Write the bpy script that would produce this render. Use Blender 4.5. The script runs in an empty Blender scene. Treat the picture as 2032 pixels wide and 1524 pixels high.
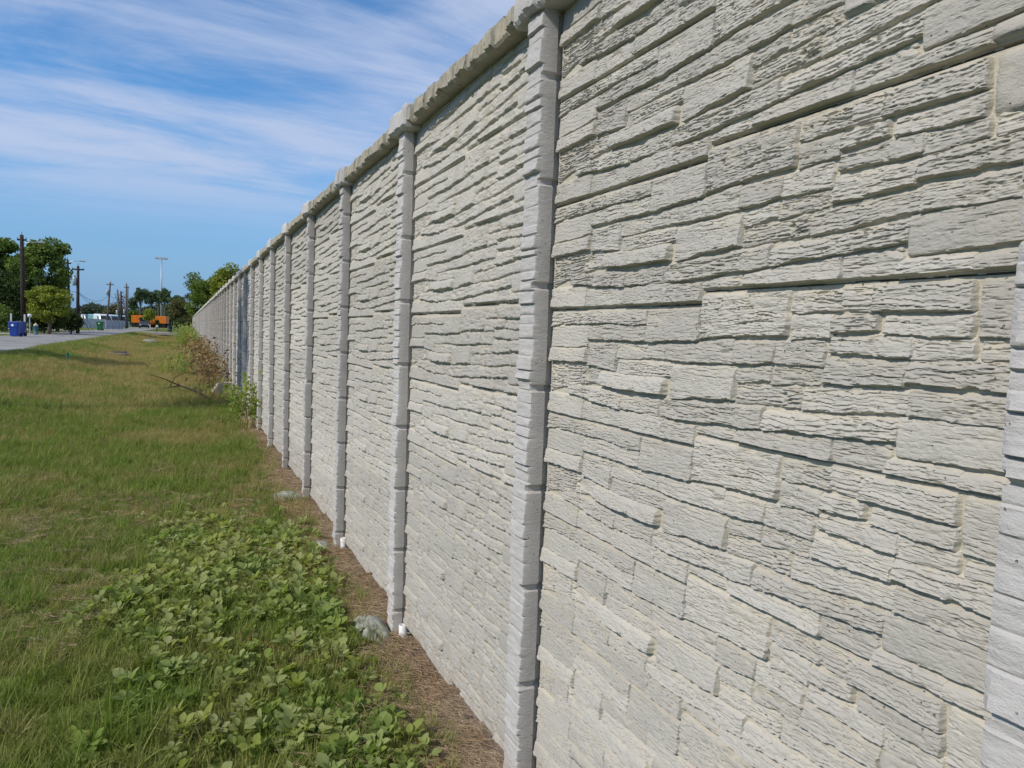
import bpy, math, random
import numpy as np
from mathutils import Matrix, Vector

random.seed(7)
RNG = np.random.default_rng(11)
SC = bpy.context.scene
COL = SC.collection
R = math.radians

# ------------------------------------------------------------------ camera
EYE = 1.5                                   # eye height over the soil at the wall foot
YAW, PITCH, ROLL, FPX = 0.41021, 0.06467, 0.03399, 1496.0
_fw = np.array([math.sin(YAW) * math.cos(PITCH), math.cos(YAW) * math.cos(PITCH), -math.sin(PITCH)])
_r0 = np.array([math.cos(YAW), -math.sin(YAW), 0.0])
_u0 = np.cross(_r0, _fw)
_r = _r0 * math.cos(ROLL) + _u0 * math.sin(ROLL)
_u = -_r0 * math.sin(ROLL) + _u0 * math.cos(ROLL)
cam = bpy.data.cameras.new('camera')
cam.sensor_width = 36.0
cam.lens = 36.0 * FPX / 2032.0
cam.clip_start = 0.05
cam.clip_end = 5000
camo = bpy.data.objects.new('camera', cam)
COL.objects.link(camo)
camo.matrix_world = Matrix(((_r[0], _u[0], -_fw[0], 0), (_r[1], _u[1], -_fw[1], 0), (_r[2], _u[2], -_fw[2], EYE), (0, 0, 0, 1)))
SC.camera = camo

# ------------------------------------------------------------------ light
SUN_EL, SUN_AHEAD = R(39), R(-14)
sun_dir = Vector((-math.cos(SUN_EL) * math.cos(SUN_AHEAD), math.cos(SUN_EL) * math.sin(SUN_AHEAD), math.sin(SUN_EL)))
SKY_STRENGTH = 0.15
world = bpy.data.worlds.new('World')
SC.world = world
world.use_nodes = True
wn, wl = world.node_tree.nodes, world.node_tree.links
wn.clear()


def wnode(t, **k):
    n = wn.new(t)
    for a, b in k.items():
        setattr(n, a, b)
    return n


def wmath(op, a, b=None, c=None, clamp=False):
    n = wnode('ShaderNodeMath', operation=op, use_clamp=clamp)
    for i, v in enumerate((a, b, c)):
        if v is None:
            continue
        if isinstance(v, (int, float)):
            n.inputs[i].default_value = v
        else:
            wl.new(v, n.inputs[i])
    return n.outputs[0]


sky = wnode('ShaderNodeTexSky', sky_type='NISHITA', sun_disc=False, sun_elevation=SUN_EL,
            sun_rotation=math.atan2(sun_dir.x, sun_dir.y), altitude=900, air_density=1.0, dust_density=0.0, ozone_density=3.0)
tc = wnode('ShaderNodeTexCoord')
sep = wnode('ShaderNodeSeparateXYZ')
wl.new(tc.outputs['Generated'], sep.inputs[0])
zz = wmath('ADD', wmath('MAXIMUM', sep.outputs[2], 0.0), 0.09)
px = wmath('DIVIDE', sep.outputs[0], zz)
py = wmath('DIVIDE', sep.outputs[1], zz)
SD = R(84)                                   # the direction the cirrus streaks run in
ca, sa = math.sin(SD), math.cos(SD)
along = wmath('ADD', wmath('MULTIPLY', px, ca), wmath('MULTIPLY', py, sa))
across = wmath('ADD', wmath('MULTIPLY', px, -sa), wmath('MULTIPLY', py, ca))


def cloud_noise(sa_, sx_, off, detail, rough, dist):
    cmb = wnode('ShaderNodeCombineXYZ')
    wl.new(wmath('MULTIPLY_ADD', along, sa_, off), cmb.inputs[0])
    wl.new(wmath('MULTIPLY_ADD', across, sx_, off * 1.7), cmb.inputs[1])
    cmb.inputs[2].default_value = off
    n = wnode('ShaderNodeTexNoise')
    n.inputs['Scale'].default_value = 1.0
    n.inputs['Detail'].default_value = detail
    n.inputs['Roughness'].default_value = rough
    n.inputs['Distortion'].default_value = dist
    wl.new(cmb.outputs[0], n.inputs['Vector'])
    return n.outputs[0]


big = cloud_noise(0.24, 0.66, 3.3, 6.0, 0.58, 0.25)
fine = cloud_noise(0.62, 2.1, 8.1, 9.0, 0.66, 0.30)
broken = cloud_noise(1.15, 1.5, 5.7, 7.0, 0.62, 0.6)
mask = wmath('ADD', wmath('ADD', wmath('MULTIPLY', big, 0.60), wmath('MULTIPLY', fine, 0.30)), wmath('MULTIPLY', broken, 0.17))
ramp = wnode('ShaderNodeMapRange', interpolation_type='SMOOTHSTEP')
ramp.inputs['From Min'].default_value = 0.43
ramp.inputs['From Max'].default_value = 0.60
wl.new(mask, ramp.inputs['Value'])
lowfade = wnode('ShaderNodeMapRange', interpolation_type='SMOOTHSTEP')
lowfade.inputs['From Min'].default_value = 0.09
lowfade.inputs['From Max'].default_value = 0.20
wl.new(sep.outputs[2], lowfade.inputs['Value'])
cfac = wmath('MULTIPLY', wmath('MULTIPLY', ramp.outputs[0], lowfade.outputs[0]), 0.86)
hs = wnode('ShaderNodeHueSaturation')
hs.inputs['Saturation'].default_value = 1.28
hs.inputs["Value"].default_value = 0.95
wl.new(sky.outputs[0], hs.inputs['Color'])
lowblue = wnode('ShaderNodeMapRange', interpolation_type='SMOOTHSTEP')
lowblue.inputs['From Min'].default_value = -0.05
lowblue.inputs['From Max'].default_value = 0.30
lowblue.inputs['To Min'].default_value = 1.0
lowblue.inputs['To Max'].default_value = 0.0
wl.new(sep.outputs[2], lowblue.inputs['Value'])
tint = wnode('ShaderNodeMix', data_type='RGBA')
wl.new(lowblue.outputs[0], tint.inputs[0])
wl.new(hs.outputs[0], tint.inputs[6])
tint.inputs[7].default_value = (0.80, 1.80, 3.45, 1)
mixc = wnode('ShaderNodeMix', data_type='RGBA')
wl.new(cfac, mixc.inputs[0])
wl.new(tint.outputs[2], mixc.inputs[6])
mixc.inputs[7].default_value = (3.15, 3.65, 4.85, 1)
bg = wnode('ShaderNodeBackground')
bg.inputs['Strength'].default_value = SKY_STRENGTH
wl.new(mixc.outputs[2], bg.inputs['Color'])
wo = wnode('ShaderNodeOutputWorld')
wl.new(bg.outputs[0], wo.inputs[0])

sun = bpy.data.lights.new('sun', 'SUN')
sun.energy = 3.2
sun.angle = R(0.53)
sun.color = (1.0, 0.915, 0.785)
suno = bpy.data.objects.new('sun', sun)
COL.objects.link(suno)
suno.rotation_euler = sun_dir.to_track_quat('Z', 'Y').to_euler()

SC.view_settings.view_transform = 'Standard'
SC.view_settings.look = 'None'
SC.view_settings.exposure = 0.16
SC.view_settings.gamma = 1.0
SC.view_settings.use_curve_mapping = False


# ------------------------------------------------------------------ helpers
def at(X, Y, depth):
    """Where the line of sight to a point of the photo (2032 px wide) lies when it is `depth` metres up the road."""
    v = _fw * FPX + _r * (X - 1016) + _u * (762 - Y)
    v = v * (depth / v[1])
    return Vector((v[0], v[1], v[2] + EYE))


def link(o):
    COL.objects.link(o)
    return o


def obj(name, me, mat=None, parent=None, kind=None):
    o = link(bpy.data.objects.new(name, me))
    if mat is not None and me is not None and len(me.materials) == 0:
        for m in (mat if isinstance(mat, (list, tuple)) else [mat]):
            me.materials.append(m)
    if parent is not None:
        o.parent = parent
    if kind:
        o['kind'] = kind
    return o


def tag(o, label, cat, group=None):
    o['label'] = label
    o['category'] = cat
    if group:
        o['group'] = group
    return o


def thing(name, loc, label, cat, group=None, rz=0.0):
    o = link(bpy.data.objects.new(name, None))
    o.location = loc
    o.rotation_euler = (0, 0, rz)
    o.empty_display_size = 0.1
    return tag(o, label, cat, group)


def copy_tree(root, loc, rz=0.0, label=None, scale=None):
    r = link(root.copy())
    r.location = loc
    r.rotation_euler = (0, 0, rz)
    if scale:
        r.scale = (scale,) * 3
    if label:
        r['label'] = label
    for ch in list(root.children):
        c = link(ch.copy())
        c.parent = r
        for g in list(ch.children):
            d = link(g.copy())
            d.parent = c
    return r


def mesh(name, V, F, smooth=False):
    me = bpy.data.meshes.new(name)
    V = np.asarray(V, np.float32).reshape(-1, 3)
    if isinstance(F, np.ndarray):
        n, k = F.shape
        me.vertices.add(len(V))
        me.vertices.foreach_set('co', V.ravel())
        me.loops.add(n * k)
        me.loops.foreach_set('vertex_index', F.astype(np.int32).ravel())
        me.polygons.add(n)
        me.polygons.foreach_set('loop_start', np.arange(0, n * k, k, dtype=np.int32))
        me.update(calc_edges=True)
    else:
        me.from_pydata([tuple(map(float, v)) for v in V], [], F)
    if smooth:
        me.polygons.foreach_set('use_smooth', np.ones(len(me.polygons), bool))
    me.validate()
    return me


class MB:
    """Collects boxes, tubes and lathes into one mesh."""

    def __init__(self):
        self.v, self.f = [], []

    def add(self, V, F):
        b = len(self.v)
        self.v += [tuple(map(float, p)) for p in V]
        self.f += [tuple(b + i for i in f) for f in F]
        return self

    def box(self, x0, x1, y0, y1, z0, z1, bev=0.0):
        if bev <= 0:
            V = [(x, y, z) for z in (z0, z1) for y in (y0, y1) for x in (x0, x1)]
            F = [(0, 2, 3, 1), (4, 5, 7, 6), (0, 1, 5, 4), (2, 6, 7, 3), (0, 4, 6, 2), (1, 3, 7, 5)]
            return self.add(V, F)
        b = bev
        rings = []
        for z, i in ((z0, b), (z0 + b, 0), (z1 - b, 0), (z1, b)):
            rings.append([(x0 + i + b, y0 + i, z), (x1 - i - b, y0 + i, z), (x1 - i, y0 + i + b, z), (x1 - i, y1 - i - b, z),
                          (x1 - i - b, y1 - i, z), (x0 + i + b, y1 - i, z), (x0 + i, y1 - i - b, z), (x0 + i, y0 + i + b, z)])
        return self.loft(rings)

    def loft(self, rings, cap=True):
        n = len(rings[0])
        V = [p for r in rings for p in r]
        F = []
        for k in range(len(rings) - 1):
            for i in range(n):
                j = (i + 1) % n
                F.append((k * n + i, k * n + j, (k + 1) * n + j, (k + 1) * n + i))
        if cap:
            F.append(tuple(range(n - 1, -1, -1)))
            F.append(tuple((len(rings) - 1) * n + i for i in range(n)))
        return self.add(V, F)

    def tube(self, pts, rad, n=8):
        pts = [Vector(p) for p in pts]
        if not isinstance(rad, (list, tuple)):
            rad = [rad] * len(pts)
        rings = []
        for i, p in enumerate(pts):
            d = (pts[min(i + 1, len(pts) - 1)] - pts[max(i - 1, 0)]).normalized()
            a = d.cross(Vector((0.31, 0.95, 0.05)) if abs(d.z) > 0.6 else Vector((0, 0, 1))).normalized()
            b = d.cross(a)
            rings.append([p + (a * math.cos(t) + b * math.sin(t)) * rad[i] for t in [2 * math.pi * k / n for k in range(n)]])
        return self.loft(rings)

    def lathe(self, prof, cx=0, cy=0, n=12):
        return self.loft([[(cx + r * math.cos(2 * math.pi * k / n), cy + r * math.sin(2 * math.pi * k / n), z) for k in range(n)] for r, z in prof])

    def mesh(self, name, smooth=False):
        return mesh(name, self.v, self.f, smooth)

    def build(self, name, mat, parent=None, smooth=False, kind=None):
        return obj(name, self.mesh(name, smooth), mat, parent, kind)


def vnoise(x, y, seed):
    """Smooth value noise in -1..1 for numpy arrays."""
    xi, yi = np.floor(x).astype(np.int64), np.floor(y).astype(np.int64)
    fx, fy = x - xi, y - yi
    fx, fy = fx * fx * (3 - 2 * fx), fy * fy * (3 - 2 * fy)

    def h(a, b):
        n = (a * 374761393 + b * 668265263 + seed * 1274126177) & 0x7fffffff
        n = ((n ^ (n >> 13)) * 1274126177) & 0x7fffffff
        n = ((n ^ (n >> 15)) * 2246822519) & 0x7fffffff
        return ((n ^ (n >> 16)) & 0xffff) / 32767.5 - 1.0
    return (h(xi, yi) * (1 - fx) + h(xi + 1, yi) * fx) * (1 - fy) + (h(xi, yi + 1) * (1 - fx) + h(xi + 1, yi + 1) * fx) * fy


def fbm(x, y, seed, oct=4, gain=0.5):
    s, a, t = 0, 1.0, 0
    for o in range(oct):
        s = s + a * vnoise(x * 2 ** o, y * 2 ** o, seed + o * 17)
        t += a
        a *= gain
    return s / t


def sstep(e0, e1, x):
    t = np.clip((x - e0) / (e1 - e0), 0, 1)
    return t * t * (3 - 2 * t)


# ------------------------------------------------------------------ materials
def material(name, build, rough=0.9, spec=0.15):
    m = bpy.data.materials.new(name)
    m.use_nodes = True
    nt = m.node_tree
    b = nt.nodes['Principled BSDF']
    b.inputs['Roughness'].default_value = rough
    b.inputs['Specular IOR Level'].default_value = spec
    build(NT(nt, b))
    return m


class NT:
    def __init__(self, nt, bsdf):
        self.nt, self.n, self.l, self.b = nt, nt.nodes, nt.links, bsdf

    def node(self, t, **k):
        n = self.n.new(t)
        for a, b in k.items():
            setattr(n, a, b)
        return n

    def put(self, sock, v):
        if isinstance(v, (int, float)):
            sock.default_value = v
        elif isinstance(v, tuple):
            sock.default_value = v if len(v) == len(sock.default_value) else v + (1,)
        else:
            self.l.new(v, sock)

    def coord(self, kind='obj', scale=None):
        if kind == 'pos':
            o = self.node('ShaderNodeNewGeometry').outputs['Position']
        else:
            o = self.node('ShaderNodeTexCoord').outputs['Object']
        if scale:
            mp = self.node('ShaderNodeMapping')
            mp.inputs['Scale'].default_value = scale
            self.l.new(o, mp.inputs[0])
            o = mp.outputs[0]
        return o

    def noise(self, vec, scale, detail=4, rough=0.55, dist=0.0):
        n = self.node('ShaderNodeTexNoise')
        self.put(n.inputs['Scale'], scale)
        n.inputs['Detail'].default_value = detail
        n.inputs['Roughness'].default_value = rough
        n.inputs['Distortion'].default_value = dist
        if vec is not None:
            self.l.new(vec, n.inputs['Vector'])
        return n.outputs[0]

    def ramp(self, v, a, b, lo=0.0, hi=1.0, smooth=True):
        n = self.node('ShaderNodeMapRange', interpolation_type='SMOOTHSTEP' if smooth else 'LINEAR')
        for s, q in zip(('Value', 'From Min', 'From Max', 'To Min', 'To Max'), (v, a, b, lo, hi)):
            self.put(n.inputs[s], q)
        return n.outputs[0]

    def math(self, op, a, b=None, clamp=False):
        n = self.node('ShaderNodeMath', operation=op, use_clamp=clamp)
        self.put(n.inputs[0], a)
        if b is not None:
            self.put(n.inputs[1], b)
        return n.outputs[0]

    def mix(self, f, a, b, blend='MIX'):
        n = self.node('ShaderNodeMix', data_type='RGBA', blend_type=blend)
        self.put(n.inputs[0], f)
        self.put(n.inputs[6], a)
        self.put(n.inputs[7], b)
        return n.outputs[2]

    def attr(self, name):
        return self.node('ShaderNodeAttribute', attribute_name=name)

    def rand(self):
        return self.node('ShaderNodeObjectInfo').outputs['Random']

    def island(self):
        return self.node('ShaderNodeNewGeometry').outputs['Random Per Island']

    def bump(self, h, strength, dist):
        n = self.node('ShaderNodeBump')
        n.inputs['Strength'].default_value = strength
        n.inputs['Distance'].default_value = dist
        self.l.new(h, n.inputs['Height'])
        self.l.new(n.outputs[0], self.b.inputs['Normal'])

    def color(self, c):
        self.put(self.b.inputs['Base Color'], c)


def plain(name, col, rough=0.7, spec=0.3, metal=0.0, var=0.12, scale=6.0):
    def b(t):
        n = t.noise(t.coord(), scale, 5, 0.6)
        t.color(t.mix(t.ramp(n, 0.3, 0.7), tuple(c * (1 - var) for c in col), tuple(min(1, c * (1 + var)) for c in col)))
        t.b.inputs['Metallic'].default_value = metal
    return material(name, b, rough, spec)


def cast_stone(name, face, recess, rnd=0.05):
    """Painted cast concrete: brushed grey on the faces, creamier where the brush did not reach."""
    def b(t):
        p = t.coord('pos')
        n1 = t.noise(p, 9, 5, 0.6)
        n2 = t.noise(t.coord('pos', (60, 60, 150)), 1.0, 4, 0.65)
        tone = t.attr('tone').outputs['Fac']
        f = t.math('ADD', tone, t.math('MULTIPLY', t.math('SUBTRACT', n1, 0.5), 0.9))
        f = t.math('ADD', f, t.math('MULTIPLY', t.math('SUBTRACT', n2, 0.5), 0.9))
        c = t.mix(t.ramp(f, 0.30, 0.85), recess, face)
        big_ = t.noise(p, 1.3, 3, 0.5)
        c = t.mix(t.ramp(big_, 0.3, 0.7, 0.0, 0.30), c, t.mix(1.0, c, (0.88, 0.89, 0.91), 'MULTIPLY'))
        r = t.rand()
        c = t.mix(1.0, c, t.mix(r, (1 - rnd,) * 3, (1 + rnd,) * 3), 'MULTIPLY')
        # pin holes of trapped air
        vo = t.node('ShaderNodeTexVoronoi')
        vo.inputs['Scale'].default_value = 55
        t.l.new(p, vo.inputs['Vector'])
        pit = t.math('MULTIPLY', t.ramp(vo.outputs['Distance'], 0.07, 0.13, 1, 0), t.ramp(t.noise(p, 17, 2), 0.5, 0.62))
        c = t.mix(t.math('MULTIPLY', pit, 0.65), c, (0.11, 0.10, 0.095))
        # rain streaks under the rail, splashed soil at the foot
        sp = t.node('ShaderNodeSeparateXYZ')
        t.l.new(p, sp.inputs[0])
        st = t.ramp(t.noise(t.coord('pos', (9, 9, 0.55)), 1.0, 5, 0.65), 0.50, 0.72)
        st = t.math('MULTIPLY', st, t.ramp(sp.outputs[2], 0.9, 2.4, 0.12, 0.42))
        c = t.mix(st, c, t.mix(1.0, c, (0.70, 0.69, 0.64), 'MULTIPLY'))
        dirt = t.math('MULTIPLY', t.ramp(sp.outputs[2], 0.0, 0.34, 1, 0), t.ramp(t.noise(p, 11, 5, 0.7), 0.38, 0.68))
        c = t.mix(t.math('MULTIPLY', dirt, 0.55), c, (0.30, 0.225, 0.16))
        blot = t.ramp(t.noise(p, 3.1, 6, 0.7), 0.55, 0.72, 0, 0.30)
        c = t.mix(blot, c, t.mix(1.0, c, (0.82, 0.79, 0.70), 'MULTIPLY'))
        t.color(c)
        g = t.noise(t.coord('pos', (1, 1, 1.6)), 230, 4, 0.7)
        h = t.math('SUBTRACT', t.math('ADD', t.math('MULTIPLY', g, 0.6), t.math('MULTIPLY', n2, 1.0)), t.math('MULTIPLY', pit, 2.0))
        t.bump(h, 0.9, 0.0034)
    return material(name, b, 0.92, 0.12)


M_STONE = cast_stone('cast_stone', (0.440, 0.421, 0.385), (0.515, 0.478, 0.40), 0.10)
M_MORTAR = cast_stone('cast_mortar', (0.50, 0.465, 0.39), (0.515, 0.478, 0.40))
M_PANEL = [M_MORTAR, M_STONE]
M_POST = cast_stone('post_concrete', (0.485, 0.47, 0.46), (0.47, 0.445, 0.42), 0.10)


def rail_b(t):
    p = t.coord('pos')
    rib = t.noise(t.coord('pos', (25, 95, 12)), 1.0, 5, 0.7, 0.6)
    n = t.noise(p, 14, 5, 0.65)
    c = t.mix(t.ramp(n, 0.3, 0.7), (0.40, 0.365, 0.285), (0.30, 0.285, 0.24))
    c = t.mix(t.ramp(rib, 0.42, 0.30), c, (0.10, 0.085, 0.06))
    c = t.mix(t.ramp(t.noise(p, 40, 3), 0.62, 0.75, 0, 0.5), c, (0.40, 0.40, 0.38))
    t.color(c)
    t.bump(rib, 0.9, 0.008)


M_RAIL = material('weathered_rail', rail_b, 0.95, 0.1)
M_PVC = plain('white_pvc', (0.72, 0.72, 0.70), 0.4, 0.4, 0, 0.04)
M_FOOT = plain('rough_concrete', (0.27, 0.275, 0.235), 0.95, 0.1, 0, 0.45, 22)


def ground_z(x, y):
    x, y = np.asarray(x, float), np.asarray(y, float)
    wide = sstep(-1.8, -5.0, x)
    base = 0.0 + 0.40 * wide
    far = sstep(118, 175, y)
    base = base * (1 - far) + 0.40 * far
    near = -0.05 * sstep(4.2, 2.6, y) * sstep(-3, 0.4, x)
    bank = 0.055 * fbm(x * 0.55, y * 0.30, 5, 3) * sstep(-5.3, -4.4, x) * sstep(1.15, 0.5, x)
    bank = bank + 0.02 * fbm(x * 2.3, y * 2.0, 9, 3) * sstep(-5.2, -4.6, x) * sstep(60, 20, y)
    hump = 0.16 * np.exp(-(((x + 3.3) / 1.3) ** 2 + ((y - 39) / 5) ** 2)) + 0.10 * np.exp(-(((x + 0.9) / 1.0) ** 2 + ((y - 50) / 5) ** 2))
    return base + near + bank * 1.0 + hump * sstep(-5.2, -4.5, x)


def gz(x, y):
    return float(ground_z(x, y))


# ------------------------------------------------------------------ ground, road
def ground_b(t):
    p = t.coord('pos')
    s = t.node('ShaderNodeSeparateXYZ')
    t.l.new(p, s.inputs[0])
    X, Y = s.outputs[0], s.outputs[1]
    n = t.noise(p, 0.5, 4, 0.6)
    n2 = t.noise(p, 3.2, 5, 0.65)
    n3 = t.noise(t.coord('pos', (26, 9, 9)), 1.0, 6, 0.75)
    green = t.mix(t.ramp(n3, 0.3, 0.7), (0.075, 0.110, 0.020), (0.145, 0.180, 0.042))
    straw = t.mix(t.ramp(n3, 0.3, 0.7), (0.165, 0.130, 0.052), (0.285, 0.225, 0.098))
    # the middle of the verge is dry, the strip along the road and the far lawns are green
    dry = t.math('MULTIPLY', t.ramp(Y, 15, 24), t.ramp(X, -4.9, -3.7))
    dry = t.math('MULTIPLY', dry, t.ramp(Y, 90, 120, 1, 0.3))
    f = t.math('ADD', t.math('MULTIPLY', dry, 0.55), t.math('MULTIPLY', t.math('SUBTRACT', n, 0.5), 1.5))
    f = t.math('ADD', f, t.math('MULTIPLY', t.math('SUBTRACT', n2, 0.5), 1.0))
    c = t.mix(t.ramp(f, 0.1, 0.62), green, straw)
    soil = t.mix(t.ramp(t.noise(p, 28, 6, 0.7), 0.3, 0.7), (0.21, 0.155, 0.115), (0.44, 0.345, 0.265))
    edge = t.math('ADD', X, t.math('MULTIPLY', t.math('SUBTRACT', t.noise(p, 4.5, 4), 0.5), 0.30))
    c = t.mix(t.math('MULTIPLY', t.ramp(edge, 0.80, 0.90), t.ramp(X, 1.6, 1.7, 1, 0)), c, soil)
    # bare patches between the blades
    c = t.mix(t.math('MULTIPLY', t.ramp(t.noise(p, 7, 5, 0.6), 0.56, 0.72), 0.55), c, soil)
    t.color(c)
    h = t.math('ADD', t.math('MULTIPLY', n3, 1.0), t.math('MULTIPLY', t.noise(p, 60, 5, 0.7), 0.7))
    t.bump(h, 0.8, 0.03)


M_GROUND = material('ground', ground_b, 1.0, 0.05)


def axis(segs):
    out = []
    for a, b, s in segs:
        out += list(np.arange(a, b - 1e-6, s))
    return np.array(out + [segs[-1][1]])


def grid_mesh(name, xs, ys, zf, smooth=True):
    X, Y = np.meshgrid(xs, ys)
    Z = zf(X, Y)
    V = np.stack([X, Y, Z], -1).reshape(-1, 3)
    nx, ny = len(xs), len(ys)
    i = np.arange(nx * ny).reshape(ny, nx)
    F = np.stack([i[:-1, :-1], i[:-1, 1:], i[1:, 1:], i[1:, :-1]], -1).reshape(-1, 4)
    return mesh(name, V, F, smooth)


xs = axis([(-900, -100, 80), (-100, -16, 7), (-16, -6, 1), (-6, -3, 0.25), (-3, 1.6, 0.05), (1.6, 6, 0.6), (6, 100, 8), (100, 900, 80)])
ys = axis([(-60, -2, 4), (-2, 8, 0.06), (8, 20, 0.25), (20, 80, 0.8), (80, 200, 4), (200, 400, 20), (400, 2400, 200)])
obj('ground', grid_mesh('ground', xs, ys, ground_z), M_GROUND, None, 'structure')


def road_b(t):
    p = t.coord('pos')
    n = t.noise(p, 0.6, 5, 0.6)
    c = t.mix(t.ramp(n, 0.3, 0.7), (0.245, 0.235, 0.228), (0.33, 0.32, 0.31))
    c = t.mix(t.ramp(t.noise(p, 30, 4, 0.7), 0.35, 0.7, 0, 0.35), c, (0.20, 0.19, 0.185))
    w = t.node('ShaderNodeTexVoronoi', feature='DISTANCE_TO_EDGE')
    w.inputs['Scale'].default_value = 0.22
    mp = t.noise(p, 0.9, 4)
    v = t.node('ShaderNodeVectorMath', operation='ADD')
    t.l.new(p, v.inputs[0])
    cb = t.node('ShaderNodeCombineXYZ')
    t.put(cb.inputs[0], t.math('MULTIPLY', mp, 2.5))
    t.put(cb.inputs[1], t.math('MULTIPLY', mp, 2.5))
    t.l.new(cb.outputs[0], v.inputs[1])
    t.l.new(v.outputs[0], w.inputs['Vector'])
    c = t.mix(t.ramp(w.outputs['Distance'], 0.006, 0.02, 0.75, 0), c, (0.06, 0.055, 0.05))
    t.color(c)
    t.bump(t.noise(p, 120, 4, 0.7), 0.4, 0.01)


M_ROAD = material('worn_concrete_road', road_b, 0.85, 0.2)
M_DRIVE = plain('driveway_concrete', (0.42, 0.40, 0.37), 0.9, 0.15, 0, 0.18, 1.5)
ROAD_Z = 0.404


def ragged_strip(name, x0, x1, ys_, z, mat, rag=0.10, kind='structure', seed=3):
    V, F = [], []
    for i, y in enumerate(ys_):
        V += [(x0 + rag * float(fbm(np.array(y * 0.35), np.array(0.5), seed)), y, z), (x1 + rag * float(fbm(np.array(y * 0.35), np.array(7.5), seed + 1)), y, z)]
        if i:
            F.append((2 * i - 2, 2 * i - 1, 2 * i + 1, 2 * i))
    return obj(name, mesh(name, V, F), mat, None, kind)


ragged_strip('road', -10.3, -5.25, list(np.arange(-50, 100, 0.7)) + list(np.arange(100, 178, 6)), ROAD_Z, M_ROAD, 0.16)
obj('cross_road', mesh('cross_road', [(-60, 176, ROAD_Z + .004), (60, 176, ROAD_Z + .004), (60, 190, ROAD_Z + .004), (-60, 190, ROAD_Z + .004)], [(0, 1, 2, 3)]), M_ROAD, None, 'structure')
for nm, x0, x1, y0, y1 in (('driveway', -24, -10.2, 62.0, 67.5), ('driveway', -24, -10.2, 90, 96), ('driveway', -5.3, 3.2, 94, 99)):
    m = MB().box(x0, x1, y0, y1, 0.2, ROAD_Z + 0.008 if x1 < 0 else ROAD_Z + 0.06)
    m.build(nm, M_DRIVE, None, False, 'structure')

# ------------------------------------------------------------------ the precast wall
L, S1, ZT, PH = 1.53, 2.042, EYE + 1.0, 0.30625          # bay length, near side of the nearest whole post, panel top, panel height
PX = 1.017                                               # plane of the joints between the stones
FRONT = 0.957                                            # front of the posts
NBAY = 78
STEP_U, STEP = 0.717, 0.027
STONES = [
    (0.022, 0.22, 0.014, 0.011, 0.043, 0.047), (0.224, 0.507, 0.011, 0.008, 0.043, 0.043), (0.516, 0.714, 0.012, 0.009, 0.08, 0.086),
    (0.718, 0.967, -0.016, -0.016, 0.063, 0.074), (0.012, 0.224, 0.054, 0.048, 0.106, 0.112), (0.229, 0.509, 0.048, 0.048, 0.083, 0.085),
    (0.012, 0.22, 0.119, 0.111, 0.149, 0.153), (0.233, 0.377, 0.096, 0.092, 0.163, 0.153), (0.382, 0.588, 0.092, 0.093, 0.126, 0.127),
    (0.595, 0.826, 0.09, 0.079, 0.122, 0.127), (0.829, 0.94, 0.079, 0.079, 0.116, 0.121), (0.011, 0.186, 0.156, 0.162, 0.204, 0.242),
    (0.195, 0.297, 0.158, 0.16, 0.199, 0.203), (0.385, 0.639, 0.136, 0.133, 0.164, 0.169), (0.308, 0.595, 0.17, 0.172, 0.205, 0.205),
    (0.623, 0.832, 0.139, 0.132, 0.194, 0.209), (0.836, 0.931, 0.129, 0.126, 0.15, 0.158), (0.839, 1.008, 0.166, 0.158, 0.193, 0.2),
    (0.126, 0.406, 0.208, 0.22, 0.254, 0.238), (0.409, 0.576, 0.223, 0.217, 0.254, 0.254), (0.005, 0.207, 0.248, 0.247, 0.304, 0.303),
    (0.213, 0.4, 0.261, 0.261, 0.303, 0.305), (0.405, 0.595, 0.261, 0.258, 0.302, 0.303), (0.58, 0.914, 0.218, 0.203, 0.241, 0.254),
    (0.596, 0.714, 0.264, 0.263, 0.301, 0.301), (0.719, 0.854, 0.263, 0.253, 0.277, 0.279), (0.978, 1.093, -0.005, -0.008, 0.021, 0.022),
    (1.092, 1.149, -0.009, -0.011, 0.025, 0.024), (1.155, 1.321, -0.011, -0.012, 0.024, 0.026), (1.335, 1.44, -0.014, -0.015, 0.061, 0.064),
    (0.981, 1.072, 0.032, 0.03, 0.069, 0.074), (1.077, 1.166, 0.035, 0.032, 0.055, 0.06), (1.18, 1.324, 0.035, 0.033, 0.061, 0.061),
    (0.941, 1.057, 0.077, 0.075, 0.115, 0.117), (1.076, 1.228, 0.068, 0.064, 0.093, 0.091), (1.228, 1.331, 0.066, 0.067, 0.095, 0.096),
    (1.34, 1.44, 0.069, 0.065, 0.093, 0.094), (0.939, 1.054, 0.125, 0.119, 0.149, 0.155), (1.064, 1.222, 0.105, 0.103, 0.14, 0.143),
    (1.23, 1.44, 0.102, 0.097, 0.134, 0.132), (1.021, 1.23, 0.155, 0.148, 0.18, 0.195), (1.235, 1.44, 0.148, 0.143, 0.18, 0.183),
    (0.922, 1.215, 0.21, 0.191, 0.223, 0.238), (1.217, 1.44, 0.188, 0.185, 0.239, 0.243), (0.856, 1.089, 0.254, 0.236, 0.275, 0.276),
    (1.09, 1.202, 0.233, 0.233, 0.275, 0.275), (1.203, 1.326, 0.258, 0.251, 0.278, 0.278), (1.327, 1.44, 0.255, 0.25, 0.278, 0.278)]
SMOOTH_ONES = {2: .5, 4: .25, 15: .45, 20: .3, 29: .5, 43: .3, 16: .6, 30: .7, 40: .7}
ROUGH_ONES = {11: 1.5, 12: 1.6, 27: 1.5, 31: 1.6, 17: 1.4, 26: 1.3, 37: 1.4, 3: 1.15}
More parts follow.
